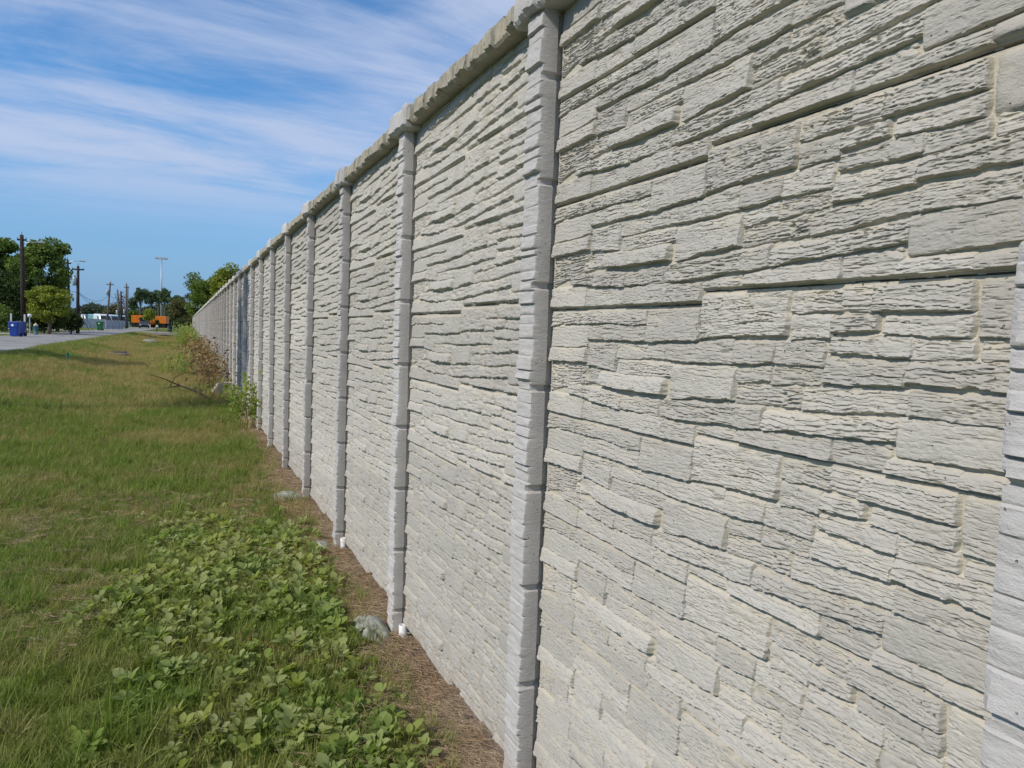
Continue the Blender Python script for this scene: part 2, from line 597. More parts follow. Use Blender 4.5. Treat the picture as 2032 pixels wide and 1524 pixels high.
PROUD = {3: 1.45, 28: 1.4, 5: 1.25, 14: 1.3, 23: 1.3, 13: 1.2, 42: 1.1, 40: 1.15, 16: .8, 7: .75, 4: .85, 31: .75, 17: .7, 11: .7, 12: .6, 35: .9, 30: 1.1}


def stone_patch(i, res):
    u0, u1, tl, tr, br, bl = STONES[i]
    rs = np.random.RandomState(100 + i)
    mg = 0.009
    lim = -0.0215 if u0 > 0.71 else 0.0050
    toprow, lastrow = tl < 0.02, bl > 0.27
    tl, tr, bl, br = max(tl - 0.0125, lim), max(tr - 0.0125, lim), bl + 0.0024, br + 0.0024
    bmax = 0.2748 if u0 > 0.71 else 0.3016
    bl, br = min(bl, bmax), min(br, bmax)
    u0, u1 = (0.001 if u0 < 0.03 else u0 - 0.0056), u1 + 0.0056
    h0 = max(bl - tl, br - tr)
    nu = max(4, int((u1 - u0 + 2 * mg) / res) + 1)
    nv = max(4, int((h0 + 2 * mg) / (res * 0.8)) + 1)
    U, T = np.meshgrid(np.linspace(u0 - mg, u1 + mg, nu), np.linspace(0, 1, nv))
    a = np.clip((U - u0) / (u1 - u0), 0, 1)
    top, bot = tl + (tr - tl) * a, bl + (br - bl) * a
    V = top - mg + T * (bot - top + 2 * mg)
    sd = 31 * i + 5
    eT = V - top + 0.0055 * fbm(U * 16, V * 0 + 3.1, sd, 4)
    eB = bot - V + 0.0080 * fbm(U * 15, V * 0 + 8.2, sd + 1, 5, 0.6) - 0.001
    eL = U - u0 + 0.0065 * fbm(V * 45, U * 0 + 1.3, sd + 2, 4)
    eR = u1 - U + 0.0065 * fbm(V * 45, U * 0 + 6.3, sd + 3, 4)
    if toprow:
        eT = V - top
    if lastrow:
        eB = bot - V + 0.0015 * fbm(U * 30, V * 0 + 8.2, sd + 1, 3)
    t = np.clip((V - top) / np.maximum(bot - top, 1e-4), 0, 1)
    rough = SMOOTH_ONES.get(i, ROUGH_ONES.get(i, 0.6 + 0.55 * rs.rand()))
    H = (0.0072 + 0.0110 * rs.rand() ** 1.2) * PROUD.get(i, 1.0)
    h = H * (0.50 + 0.62 * t ** 0.9 + 0.30 * fbm(U * 9, V * 16, sd + 4, 4))
    # strata: thin shelves that each lean out towards their lower edge
    per = 0.0062 + 0.0045 * rs.rand()
    slope = rs.uniform(-0.04, 0.05)
    STRATA = 0.0052 if rs.rand() < 0.38 else 0.0024
    ph = (V + slope * U + 0.016 * fbm(U * 5, V * 12, sd + 5, 4) + 0.006 * fbm(U * 30, V * 40, sd + 15, 4)) / per
    fr = ph - np.floor(ph)
    k = np.floor(ph)
    amp = 0.55 + 0.65 * vnoise(U * 9 + k * 3.7, k * 1.31, sd + 6)
    shelf = fr * sstep(1.0, 0.86, fr)
    h = h + rough * np.clip(amp, 0, 1.4) * STRATA * (shelf - 0.4)
    h = h + rough * 0.0024 * fbm(U * 20, V * 95, sd + 7, 5, 0.6) + 0.0007 * fbm(U * 160, V * 190, sd + 17, 2)
    # splits: short ragged near-horizontal cracks
    wv = V + slope * U * .6 + 0.004 * fbm(U * 20, V * 30, sd + 21, 3)
    c1 = np.abs(fbm(U * 5.5, wv * 85, sd + 22, 3, 0.55))
    c2 = np.abs(fbm(U * 11, wv * 160, sd + 23, 3, 0.55))
    on_ = sstep(-0.25, 0.25, fbm(U * 9, V * 35, sd + 24, 2))
    h = h - rough ** .7 * (0.0046 * sstep(0.10, 0.0, c1) * on_ + 0.0021 * sstep(0.12, 0.0, c2))
    pit = fbm(U * 30, V * 70, sd + 8, 3)
    h = h - rough * 0.0035 * sstep(0.30, 0.65, pit)
    m = sstep(-0.003, 0.008 if toprow else 0.014, eT) * sstep(-0.0005, 0.0030, eB) * sstep(-0.0006, 0.0048, eL) * sstep(-0.0006, 0.0048, eR)
    z = m * h - (1 - m) * 0.004
    z = z - 0.006 * (np.minimum(np.minimum(eT, eB), np.minimum(eL, eR)) < -0.006)
    tone = np.clip(m * (0.35 + 0.75 * h / (H * 1.3)), 0, 1)
    co = np.stack([-z, -U, -V], -1).reshape(-1, 3)
    idx = np.arange(nu * nv).reshape(nv, nu)
    F = np.stack([idx[:-1, :-1], idx[1:, :-1], idx[1:, 1:], idx[:-1, 1:]], -1).reshape(-1, 4)
    e = np.minimum(np.minimum(eT, eB), np.minimum(eL, eR)).ravel()
    F = F[(e[F].max(1) > -0.0022)]
    used, inv = np.unique(F, return_inverse=True)
    return co[used], inv.reshape(F.shape), tone.ravel()[used]


def tone_attr(me, tone):
    at_ = me.attributes.new('tone', 'FLOAT', 'POINT')
    at_.data.foreach_set('value', np.asarray(tone, np.float32))


def slab_arrays():
    """The cast slab with its stepped bed joints; front face on x = 0."""
    g = 0.0045
    o = [(-0.004, g), (STEP_U, g), (STEP_U, g - STEP), (1.455, g - STEP), (1.455, PH - STEP - 0.0042), (STEP_U + .004, PH - STEP - 0.0042), (STEP_U + .004, PH - 0.0045), (-0.004, PH - 0.0045)]
    n = len(o)
    V = [(0, -u, -v) for u, v in o] + [(0.055, -u, -v) for u, v in o]
    F = [tuple(range(n)), tuple(range(2 * n - 1, n - 1, -1))]
    for i in range(n):
        j = (i + 1) % n
        F.append((i, i + n, j + n, j))
    b = len(V)
    q = [(0.06, g - 0.0084), (STEP_U - .004, g - 0.0084), (STEP_U - .004, g - STEP - 0.0081), (1.455, g - STEP - 0.0081), (1.455, 0.2), (0.06, 0.2)]
    n = len(q)
    V += [(0.018, -u, -v) for u, v in q] + [(0.048, -u, -v) for u, v in q]
    F += [tuple(b + i for i in range(n)), tuple(b + i for i in range(2 * n - 1, n - 1, -1))]
    for i in range(n):
        j = (i + 1) % n
        F.append((b + i, b + i + n, b + j + n, b + j))
    return V, F


SV, SF = slab_arrays()
ME_SLAB = mesh('panel_slab', SV, SF)
ME_SLAB.materials.append(M_MORTAR)
tone_attr(ME_SLAB, np.full(len(SV), 0.1))
ME_STONE = []
for i in range(len(STONES)):
    co, F, tn = stone_patch(i, 0.0021)
    me = mesh('stone', co, F, True)
    me.set_sharp_from_angle(angle=R(30))
    tone_attr(me, tn)
    me.materials.append(M_STONE)
    ME_STONE.append(me)


def joined_stones(res, only=None):
    Vs, Fs, Ts, b = [], [], [], 0
    for i in (range(len(STONES)) if only is None else only):
        co, F, tn = stone_patch(i, res)
        Vs.append(co)
        Fs.append(F + b)
        Ts.append(tn)
        b += len(co)
    return np.concatenate(Vs), np.concatenate(Fs), np.concatenate(Ts)


def panel_mesh(res):
    V, F, T = joined_stones(res)
    n = len(V)
    me = bpy.data.meshes.new('panel')
    # quads of the stones, then the slab's polygons
    allV = np.concatenate([V, np.array(SV, np.float32)])
    polys = [tuple(f) for f in F] + [tuple(n + i for i in f) for f in SF]
    tot = np.array([len(f) for f in polys], np.int32)
    me.vertices.add(len(allV))
    me.vertices.foreach_set('co', allV.astype(np.float32).ravel())
    flat = np.concatenate([F.ravel()] + [np.array([n + i for i in f]) for f in SF]).astype(np.int32)
    me.loops.add(len(flat))
    me.loops.foreach_set('vertex_index', flat)
    me.polygons.add(len(polys))
    me.polygons.foreach_set('loop_start', np.concatenate([[0], np.cumsum(tot)[:-1]]).astype(np.int32))
    me.update(calc_edges=True)
    sm = np.zeros(len(polys), bool)
    sm[:len(F)] = True
    me.polygons.foreach_set('use_smooth', sm)
    mi = np.zeros(len(polys), np.int32)
    mi[:len(F)] = 1
    me.polygons.foreach_set('material_index', mi)
    me.validate()
    tone_attr(me, np.concatenate([T, np.full(len(SV), 0.1)]))
    for m in M_PANEL:
        me.materials.append(m)
    return me


PANEL_MID, PANEL_LOW, PANEL_FAR = panel_mesh(0.0042), panel_mesh(0.008), panel_mesh(0.02)

wall = thing('precast_wall', (1.0, 0.0, 0.0), 'long pale grey precast wall cast like ledge stone, receding beside the grass verge', 'wall')
wall['kind'] = 'thing'


def wpart(name, me, x, y, z, mat=None, parent=None, kind=None):
    o = obj(name, me, mat, parent or wall, kind)
    o.location = (x - 1.0, y, z) if parent is None else (x, y, z)
    return o


def in_frame(p, mg=12):
    d = np.array([p[0], p[1], p[2] - EYE])
    dep = d @ _fw
    if dep < 0.05:
        return False
    X, Y = 1016 + FPX * (d @ _r) / dep, 762 - FPX * (d @ _u) / dep
    return -mg < X < 2032 + mg and -mg < Y < 1524 + mg


hidden_V, hidden_F, hidden_T, hb = [], [], [], 0
hid_parts = joined = None
n_stone = n_panel = 0
rowoff = [(0.0, 0.0), (0.001, 0.002), (-0.001, -0.002), (0.002, 0.0), (0.0, 0.001), (-0.001, 0.002), (0.001, -0.001), (0.0, 0.0)]
far_V, far_F = [], []
for bay in range(-1, NBAY):
    ys_ = S1 + bay * L
    for row in range(8):
        z = ZT - row * PH + rowoff[row][1] * (1 if bay % 2 == 0 else -1)
        x = PX + rowoff[(row + bay) % 8][0]
        if bay == 0:
            pn = wpart('panel', ME_SLAB, x, ys_, z)
            pn.scale.z = 1.0 if row == 2 else 1.016
            n_panel += 1
            for i, me in enumerate(ME_STONE):
                u0, u1, tl, tr, br, bl = STONES[i]
                cu, cv = (u0 + u1) / 2, (tl + tr + br + bl) / 4
                if in_frame((1.0, ys_ - cu, z - cv)) and (ys_ - u0) > 0.55:
                    s = wpart('stone', me, 0, 0, 0, None, pn)
                    n_stone += 1
                else:
                    co, F, tn = stone_patch(i, 0.008)
                    hidden_V.append(co + np.array([x - 1.0, ys_, z]))
                    hidden_F.append(F + hb)
                    hidden_T.append(tn)
                    hb += len(co)
        elif n_panel < 300:
            me = PANEL_MID if bay <= 3 else (PANEL_LOW if bay <= 10 else PANEL_FAR)
            wpart('panel', me, x, ys_, z).scale.z = 1.0 if row == 2 else 1.014
            n_panel += 1
        else:
            for i, (u0, u1, tl, tr, br, bl) in enumerate(STONES):
                b = len(far_V)
                H = -(0.012 + 0.008 * ((i * 37) % 11) / 11)
                far_V += [(x - 1 + 0, ys_ - u0, z - tl), (x - 1, ys_ - u1, z - tr), (x - 1, ys_ - u1, z - br), (x - 1, ys_ - u0, z - bl),
                          (x - 1 + H, ys_ - u0 - .005, z - tl - .008), (x - 1 + H, ys_ - u1 + .005, z - tr - .008), (x - 1 + H, ys_ - u1 + .005, z - br + .003), (x - 1 + H, ys_ - u0 - .005, z - bl + .003)]
                far_F += [(b + 4, b + 7, b + 6, b + 5), (b, b + 4, b + 5, b + 1), (b + 3, b + 2, b + 6, b + 7), (b, b + 3, b + 7, b + 4), (b + 1, b + 5, b + 6, b + 2)]
            b = len(far_V)
            far_V += [(v[0] + x - 1, v[1] + ys_, v[2] + z) for v in SV]
            far_F += [tuple(b + i for i in f) for f in SF]
hm = mesh('stone_facing', np.concatenate(hidden_V), np.concatenate(hidden_F), True)
tone_attr(hm, np.concatenate(hidden_T))
hm.materials.append(M_STONE)
obj('stone_facing', hm, None, wall, 'stuff')
fm = mesh('distant_panels', far_V, far_F)
tone_attr(fm, np.full(len(far_V), 0.7))
fm.materials.append(M_STONE)
obj('distant_panels', fm, None, wall, 'stuff')


# --- posts: a stack of ledge stones cast on the front, plain notched sides
def post_mesh(res, seed, w=0.112):
    rs = np.random.RandomState(seed)
    z0, z1 = -0.35, ZT - 0.02
    zs = np.arange(z0, z1 + 1e-6, res)
    ny = 9 if res < 0.006 else 4
    ys_ = np.linspace(0, w, ny)
    Y, Z = np.meshgrid(ys_, zs)
    # ledge stones: random courses
    edges = [z0]
    while edges[-1] < z1:
        edges.append(edges[-1] + rs.choice([0.022, 0.03, 0.042, 0.055, 0.075], p=[.15, .25, .3, .2, .1]))
    edges = np.array(edges)
    k = np.clip(np.searchsorted(edges, Z + 0.003 * fbm(Y * 30, Z * 5, seed, 3), side='right') - 1, 0, len(edges) - 2)
    lo, hi = edges[k], edges[k + 1]
    t = (Z - lo) / (hi - lo)
    proud = np.array(rs.uniform(0.002, 0.017, len(edges)))[k]
    d = np.minimum(Z - lo, 1.8 * (hi - Z))
    h = proud * (1.1 - 0.4 * t) * sstep(0, 0.004, d) + 0.0034 * fbm(Y * 40, Z * 120, seed + 2, 4, 0.65) + 0.003 * fbm(Y * 12, Z * 30, seed + 3, 3)
    h = h * sstep(-0.001, 0.008, Y + 0.006) * sstep(-0.001, 0.010, w - Y + 0.004)
    nz = PH
    zn = (Z[:, 0] - (ZT - 0.78 * PH)) / nz
    dn = np.abs(zn - np.round(zn)) * nz
    notch = 0.0105 * sstep(0.0125, 0.006, dn)                    # groove across the sides every panel height
    wob = 0.002 * fbm(zs * 9, zs * 0, seed + 5, 3)
    front = FRONT - h
    rows = []
    T = []
    for j, z in enumerate(zs):
        n_ = float(notch[j]) + float(wob[j])
        r = [(0.999, n_, z), (0.980, n_, z), (front[j, 0] + 0.006, n_, z)]
        for q in range(ny):
            yy = ys_[q]
            if q == 0:
                yy += n_ + 0.002
            if q == ny - 1:
                yy -= n_ + 0.003
            r.append((front[j, q] + (notch[j] * 0.8 if q in (0,) else 0), yy, z))
        r += [(front[j, -1] + 0.010, w - n_, z), (1.010, w - n_ * .7, z), (1.16, w, z), (1.16, -0.036, z), (1.079, -0.036, z), (1.079, 0.012, z), (1.004, 0.012 + n_, z)]
        rows.append(r)
        T += [0.0] * 3 + [1.2] * ny + [0.0] * 7
    m = len(rows[0])
    V = np.array([p for r in rows for p in r])
    V[:, 0] -= 1.0
    nz_ = len(rows)
    idx = np.arange(nz_ * m).reshape(nz_, m)
    nxt = np.roll(idx, -1, 1)
    F = np.stack([idx[:-1], idx[1:], nxt[1:], nxt[:-1]], -1).reshape(-1, 4)
    b = len(V)
    V = np.concatenate([V, [(0.08, w / 2, z1)]])
    cap = np.array([[idx[-1, i], nxt[-1, i], b, b] for i in range(m)])
    me = bpy.data.meshes.new('post')
    tris = cap[:, :3]
    flat = np.concatenate([F.ravel(), tris.ravel()]).astype(np.int32)
    tot = np.concatenate([np.full(len(F), 4), np.full(len(tris), 3)])
    me.vertices.add(len(V))
    me.vertices.foreach_set('co', V.astype(np.float32).ravel())
    me.loops.add(len(flat))
    me.loops.foreach_set('vertex_index', flat)
    me.polygons.add(len(tot))
    me.polygons.foreach_set('loop_start', np.concatenate([[0], np.cumsum(tot)[:-1]]).astype(np.int32))
    me.update(calc_edges=True)
    me.validate()
    me.set_sharp_from_angle(angle=R(32))
    tone_attr(me, T + [0.5])
    me.materials.append(M_POST)
    return me


POSTS_HI = [post_mesh(0.004, s) for s in (3, 14)]
POSTS_LO = [post_mesh(0.012, s) for s in (3, 14, 27)]


# --- top rails and post caps: split-faced concrete with an uneven crest
def rail_mesh(length, z0, z1, xf, seed, res, chunk=0.06, mat=M_RAIL, lump=1.0):
    rs = np.random.RandomState(seed)
    n = max(6, int(length / res))
    ys_ = np.linspace(0, length, n + 1)
    k = np.floor(ys_ / chunk + 0.6 * fbm(ys_ * 9, ys_ * 0, seed, 2)).astype(int)
    rise = rs.uniform(-0.013, 0.010, 400)[k % 400] * lump
    crest = z1 + rise + 0.007 * lump * fbm(ys_ * 22, ys_ * 0 + 2, seed + 1, 4)
    bulge = rs.uniform(-0.010, 0.012, 400)[(k + 9) % 400] * lump
    rows = []
    for j, y in enumerate(ys_):
        e = min(y, length - y)
        rnd = 0.012 * (1 - min(1.0, e / 0.018)) ** 2
        b = bulge[j] + 0.0075 * float(fbm(np.array(y * 95.), np.array(1.), seed + 2, 3))
        c = crest[j] - rnd
        low = z0 + 0.010 * lump * float(fbm(np.array(y * 16.), np.array(4.), seed + 3, 4))
        hgt = c - low
        r = [(xf + 0.10, y, z0), (xf + 0.012 - b * .5 + rnd, y, low), (xf - b + rnd, y, low + 0.010)]
        for q in (0.3, 0.55, 0.8):
            r.append((xf - b + rnd + 0.007 * float(fbm(np.array(y * 55.), np.array(q * 14), seed + 4, 4)) + 0.006 * q, y, low + hgt * q))
        r += [(xf + 0.014 + rnd, y, c), (xf + 0.10, y, c + 0.004), (xf + 0.20, y, c - 0.01), (xf + 0.215, y, z0)]
        rows.append(r)
    m = len(rows[0])
    V = [p for r in rows for p in r]
    F = []
    for j in range(len(rows) - 1):
        for i in range(m):
            i2 = (i + 1) % m
            F.append((j * m + i, (j + 1) * m + i, (j + 1) * m + i2, j * m + i2))
    F.append(tuple(range(m)))
    F.append(tuple((len(rows) - 1) * m + i for i in range(m - 1, -1, -1)))
    me = mesh('rail', V, F)
    me.set_sharp_from_angle(angle=R(28))
    tone_attr(me, [0.8] * len(V))
    me.materials.append(mat)
    return me


CAP_L = 0.27
RAIL_L = L - CAP_L - 0.008
RAILS_HI = [rail_mesh(RAIL_L, ZT - 0.033, ZT + 0.047, 0.942, s, 0.0035) for s in (2, 9)]
RAILS_LO = [rail_mesh(RAIL_L, ZT - 0.033, ZT + 0.047, 0.942, s, 0.03) for s in (2, 9, 21)]
CAPS_HI = [rail_mesh(CAP_L, ZT - 0.040, ZT + 0.062, 0.922, s, 0.004, 0.09, M_POST, 0.8) for s in (5, 6)]
CAPS_LO = [rail_mesh(CAP_L, ZT - 0.040, ZT + 0.062, 0.922, s, 0.03, 0.09, M_POST, 0.8) for s in (5, 6)]
for k in range(-1, NBAY + 1):
    y = S1 + (k - 0) * L
    hi_ = k <= 2
    # Empty sits at x = 1: the meshes of rails and caps carry true x, so shift them back
    p = wpart('post', (POSTS_HI if hi_ else POSTS_LO)[k % (2 if hi_ else 3)], 1.0, y, random.uniform(-.004, .004))
    p.rotation_euler = (0, R(random.uniform(-.12, .12)), 0)
    yc = y + 0.05 - CAP_L / 2
    c = wpart('post_cap', (CAPS_HI if hi_ else CAPS_LO)[k % 2], 0.0, yc, random.uniform(-.008, .006))
    if k < NBAY:
        r = wpart('top_rail', (RAILS_HI if hi_ else RAILS_LO)[k % (2 if hi_ else 3)], 0.0, yc + CAP_L + 0.004, random.uniform(-.006, .004))
for o in wall.children:
    if o.name.split('.')[0] in ('post_cap', 'top_rail'):
        o.location.x = -1.0

# ------------------------------------------------------------------ along the foot of the wall
def lump(name, loc, sx, sy, sz, seed, mat, label=None, cat=None, group=None, n=22):
    V, F = [], []
    for i in range(n + 1):
        th = math.pi * i / n
        for j in range(2 * n):
            ph = math.pi * j / n
            d = Vector((math.sin(th) * math.cos(ph), math.sin(th) * math.sin(ph), math.cos(th)))
            r = 1 + 0.55 * float(fbm(np.array(d.x * 1.9 + 3 * d.z), np.array(d.y * 1.9 - d.z * 2), seed, 5, 0.6))
            r = min(r, 1.10)
            V.append((d.x * r * sx, d.y * r * sy, d.z * r * sz))
    for i in range(n):
        for j in range(2 * n):
            j2 = (j + 1) % (2 * n)
            F.append((i * 2 * n + j, (i + 1) * 2 * n + j, (i + 1) * 2 * n + j2, i * 2 * n + j2))
    o = obj(name, mesh(name, V, F, True), mat)
    o.location = loc
    if label:
        tag(o, label, cat, group)
    return o


yP = [S1 + i * L for i in range(12)]
lump('footing_lump', (0.855, yP[1] + 0.07, -0.07), .10, .19, .13, 3, M_FOOT, 'lichen-grey lump of concrete at the second whole post, nearest of the lumps', 'concrete lump', 'concrete footing lumps along the wall foot')
lump('footing_lump', (0.86, yP[2] + 0.09, -0.05), .12, .15, .085, 5, M_FOOT, 'pale flat concrete lump in the soil at the third whole post', 'concrete lump', 'concrete footing lumps along the wall foot')
lump('footing_lump', (0.83, yP[3] + 0.10, -0.03), .15, .22, .09, 8, M_FOOT, 'greenish concrete lump at the foot of the fourth whole post, farthest of the lumps', 'concrete lump', 'concrete footing lumps along the wall foot')
PIPE_LAB = ['short white pipe stub between panel bottom and the second whole post', 'short white pipe stub at the third whole post beside a dark mulch patch', 'short white pipe stub at the fourth whole post', 'short white pipe stub under the wall at the fifth whole post']
for i in range(2):
    m = MB()
    m.lathe([(0.0215, -0.10), (0.0215, 0.105), (0.0185, 0.107), (0.0185, 0.09)], 0, 0, 16)
    o = m.build('drain_pipe', M_PVC, None, True)
    o.location = (0.998, yP[1 + i] - 0.032, -0.02 if i else -0.055)
    o.rotation_euler = (R(random.uniform(-3, 3)), R(random.uniform(-2, 2)), 0)
    tag(o, PIPE_LAB[i], 'pipe', 'white drain pipe stubs at the post feet')
for i, (x, y, s) in enumerate([(0.80, 2.86, .03), (0.55, 2.78, .022), (0.70, 2.55, .018)]):
    lump('stone', (x, y, gz(x, y) + .004), s, s * 1.4, s * .55, 40 + i, M_FOOT,
         ['dark flat stone lying in the pine straw by the wall foot', 'small pale stone in the grass beside the leafy weeds', 'smallest pebble in the grass near the wall foot'][i], 'stone', None, 8)
ch = MB()
ch.loft([[(-.16, -.10, 0), (.13, -.13, 0), (.15, .12, 0), (-.12, .14, 0)], [(-.15, -.09, .27), (.10, -.12, .38), (.13, .10, .34), (-.10, .12, .24)]])
o = ch.build('broken_block', M_STONE)
o.location = (0.66, 17.4, 0.0)
o.rotation_euler = (R(14), R(24), R(20))
tag(o, 'white broken concrete block leaning at the wall foot among dry weeds', 'concrete block')

# ------------------------------------------------------------------ grass and weeds
def leaf_mat(name, cols, rough=0.6, trans=0.35, patch=None, by='rand', spec=0.25):
    def b(t):
        r = t.rand() if by == 'rand' else t.island()
        p = t.coord('pos')
        c = t.mix(r, cols[0], cols[1])
        c = t.mix(t.ramp(t.noise(p, 2.6, 4, 0.6), 0.36, 0.66), c, t.mix(r, cols[2], cols[3]) if len(cols) > 3 else c)
        t.color(c)
        tr = t.node('ShaderNodeBsdfTranslucent')
        t.put(tr.inputs['Color'], t.mix(1.0, c, (1.15, 1.25, 0.7), 'MULTIPLY'))
        mx = t.node('ShaderNodeMixShader')
        mx.inputs[0].default_value = trans
        out = t.n['Material Output']
        t.l.new(t.b.outputs[0], mx.inputs[1])
        t.l.new(tr.outputs[0], mx.inputs[2])
        t.l.new(mx.outputs[0], out.inputs['Surface'])
    return material(name, b, rough, spec)


M_GRASS = leaf_mat('grass_green', [(0.140, 0.215, 0.030), (0.220, 0.290, 0.062), (0.220, 0.240, 0.055), (0.300, 0.290, 0.110)])
M_STRAW = leaf_mat('grass_straw', [(0.40, 0.32, 0.13), (0.30, 0.235, 0.095), (0.34, 0.30, 0.11), (0.46, 0.38, 0.18)], 0.8, 0.25)
M_NEEDLE = leaf_mat('pine_straw', [(0.44, 0.32, 0.205), (0.29, 0.195, 0.12), (0.50, 0.40, 0.27), (0.35, 0.25, 0.16)], 0.8, 0.1)
M_WEED = leaf_mat('weed_leaf', [(0.21, 0.295, 0.070), (0.32, 0.39, 0.15), (0.31, 0.34, 0.065), (0.41, 0.43, 0.21)], 0.75, 0.45, spec=0.12)
SRC = {}


def source(kind, objs):
    c = bpy.data.collections.new(kind)
    for o in objs:
        c.objects.link(o)
    SRC[kind] = c


def blade(V, F, base, ang, lean, ln, w, curl, segs=3, twist=0.0):
    b0 = len(V)
    dx, dy = math.cos(ang), math.sin(ang)
    sx, sy = -math.sin(ang + twist), math.cos(ang + twist)
    x, y, z = base
    th = lean
    for s in range(segs + 1):
        ww = w * (1 - (s / segs) ** 1.6) * 0.5
        if s < segs:
            V += [(x + sx * ww, y + sy * ww, z), (x - sx * ww, y - sy * ww, z)]
        else:
            V += [(x, y, z)]
        st = ln / segs
        x += dx * math.sin(th) * st
        y += dy * math.sin(th) * st
        z += math.cos(th) * st
        th += curl
    for s in range(segs - 1):
        a = b0 + 2 * s
        F.append((a, a + 1, a + 3, a + 2))
    a = b0 + 2 * (segs - 1)
    F.append((a, a + 1, a + 2))


def tuft(name, n, rad, lmin, lmax, w, lean, curl, mat, seed, zb=-0.01):
    rd = random.Random(seed)
    V, F = [], []
    for _ in range(n):
        a = rd.uniform(0, 6.283)
        r = rad * math.sqrt(rd.random())
        blade(V, F, (r * math.cos(a * 3), r * math.sin(a * 3), zb), a, rd.uniform(0.05, lean), rd.uniform(lmin, lmax), w * rd.uniform(.7, 1.3), rd.uniform(0.05, curl), 3, rd.uniform(-.6, .6))
    me = mesh(name, V, F)
    me.materials.append(mat)
    return bpy.data.objects.new(name, me)


def flat_needles(name, n, rad, mat, seed):
    rd = random.Random(seed)
    V, F = [], []
    for _ in range(n):
        a = rd.uniform(0, 6.283)
        ln = rd.uniform(.05, .13)
        x, y, z = rd.uniform(-rad, rad), rd.uniform(-rad, rad), rd.uniform(.001, .016)
        w = .0011
        dx, dy = math.cos(a) * ln / 2, math.sin(a) * ln / 2
        b = len(V)
        k = rd.uniform(-.02, .02)
        V += [(x - dx - dy / ln * w, y - dy + dx / ln * w, z), (x - dx + dy / ln * w, y - dy - dx / ln * w, z + .002),
              (x + k * dy / ln * 2 + dy / ln * w, y - k * dx / ln * 2 - dx / ln * w, z + .006), (x + k * dy / ln * 2 - dy / ln * w, y - k * dx / ln * 2 + dx / ln * w, z + .007),
              (x + dx, y + dy, z + rd.uniform(-.004, .012))]
        F += [(b, b + 1, b + 2, b + 3), (b + 3, b + 2, b + 4)]
    me = mesh(name, V, F)
    me.materials.append(mat)
    return bpy.data.objects.new(name, me)


def leaf_plant(name, nl, ln, seed, mat, stem=0.05):
    """Low broad-leaved weed: oval leaves folded along the midrib on short stalks."""
    rd = random.Random(seed)
    V, F = [], []
    for q in range(nl):
        a = q * 2.4 + rd.uniform(-.4, .4)
        el = rd.uniform(0.15, 0.95)
        l_ = ln * rd.uniform(.65, 1.2)
        w = l_ * rd.uniform(.27, .36)
        d = Vector((math.cos(a) * math.cos(el), math.sin(a) * math.cos(el), math.sin(el)))
        s = Vector((-math.sin(a), math.cos(a), 0))
        nrm = d.cross(s)
        if nrm.z < 0:
            nrm = -nrm
        hgt = stem * rd.uniform(.3, 1.0)
        p0 = Vector((rd.uniform(-.012, .012), rd.uniform(-.012, .012), hgt)) + d * 0.012
        b = len(V)
        fold, droop = rd.uniform(.12, .35), rd.uniform(.1, .45)
        prof = [(0, .08), (.18, .62), (.42, 1.0), (.66, .9), (.86, .5), (1, .04)]
        for tt, ww in prof:
            c = p0 + d * (l_ * tt) - Vector((0, 0, 1)) * (droop * l_ * tt * tt * .6)
            V += [c + s * w * ww + nrm * w * ww * fold, c, c - s * w * ww + nrm * w * ww * fold]
        for k in range(len(prof) - 1):
            i = b + 3 * k
            F += [(i, i + 1, i + 4, i + 3), (i + 1, i + 2, i + 5, i + 4)]
        b = len(V)
        V += [Vector((0, .0012, -.01)), Vector((0, -.0012, -.01)), p0 - s * .001, p0 + s * .001]
        F.append((b, b + 1, b + 2, b + 3))
    me = mesh(name, V, F, True)
    me.materials.append(mat)
    return bpy.data.objects.new(name, me)


source('green', [tuft('tuft_g%d' % i, 16, .035, .045, .115, .0042, .75, .38, M_GRASS, i) for i in range(5)])
source('straw', [tuft('tuft_s%d' % i, 14, .04, .05, .14, .0030, .95, .32, M_STRAW, 20 + i) for i in range(4)])
source('long', [tuft('tuft_l%d' % i, 15, .03, .10, .22, .0055, .95, .42, M_GRASS, 60 + i) for i in range(4)])
source('wide', [tuft('tuft_w%d' % i, 34, .13, .06, .15, .008, .7, .3, M_GRASS, 40 + i) for i in range(4)])
source('wstraw', [tuft('tuft_ws%d' % i, 30, .14, .08, .22, .006, .6, .25, M_STRAW, 50 + i) for i in range(4)])
source('needle', [flat_needles('needle%d' % i, 26, .09, M_NEEDLE, 70 + i) for i in range(4)])
source('weed', [leaf_plant('weed%d' % i, 6 + 2 * i, .034 + .005 * (i % 4), 80 + i, M_WEED, .035) for i in range(6)])


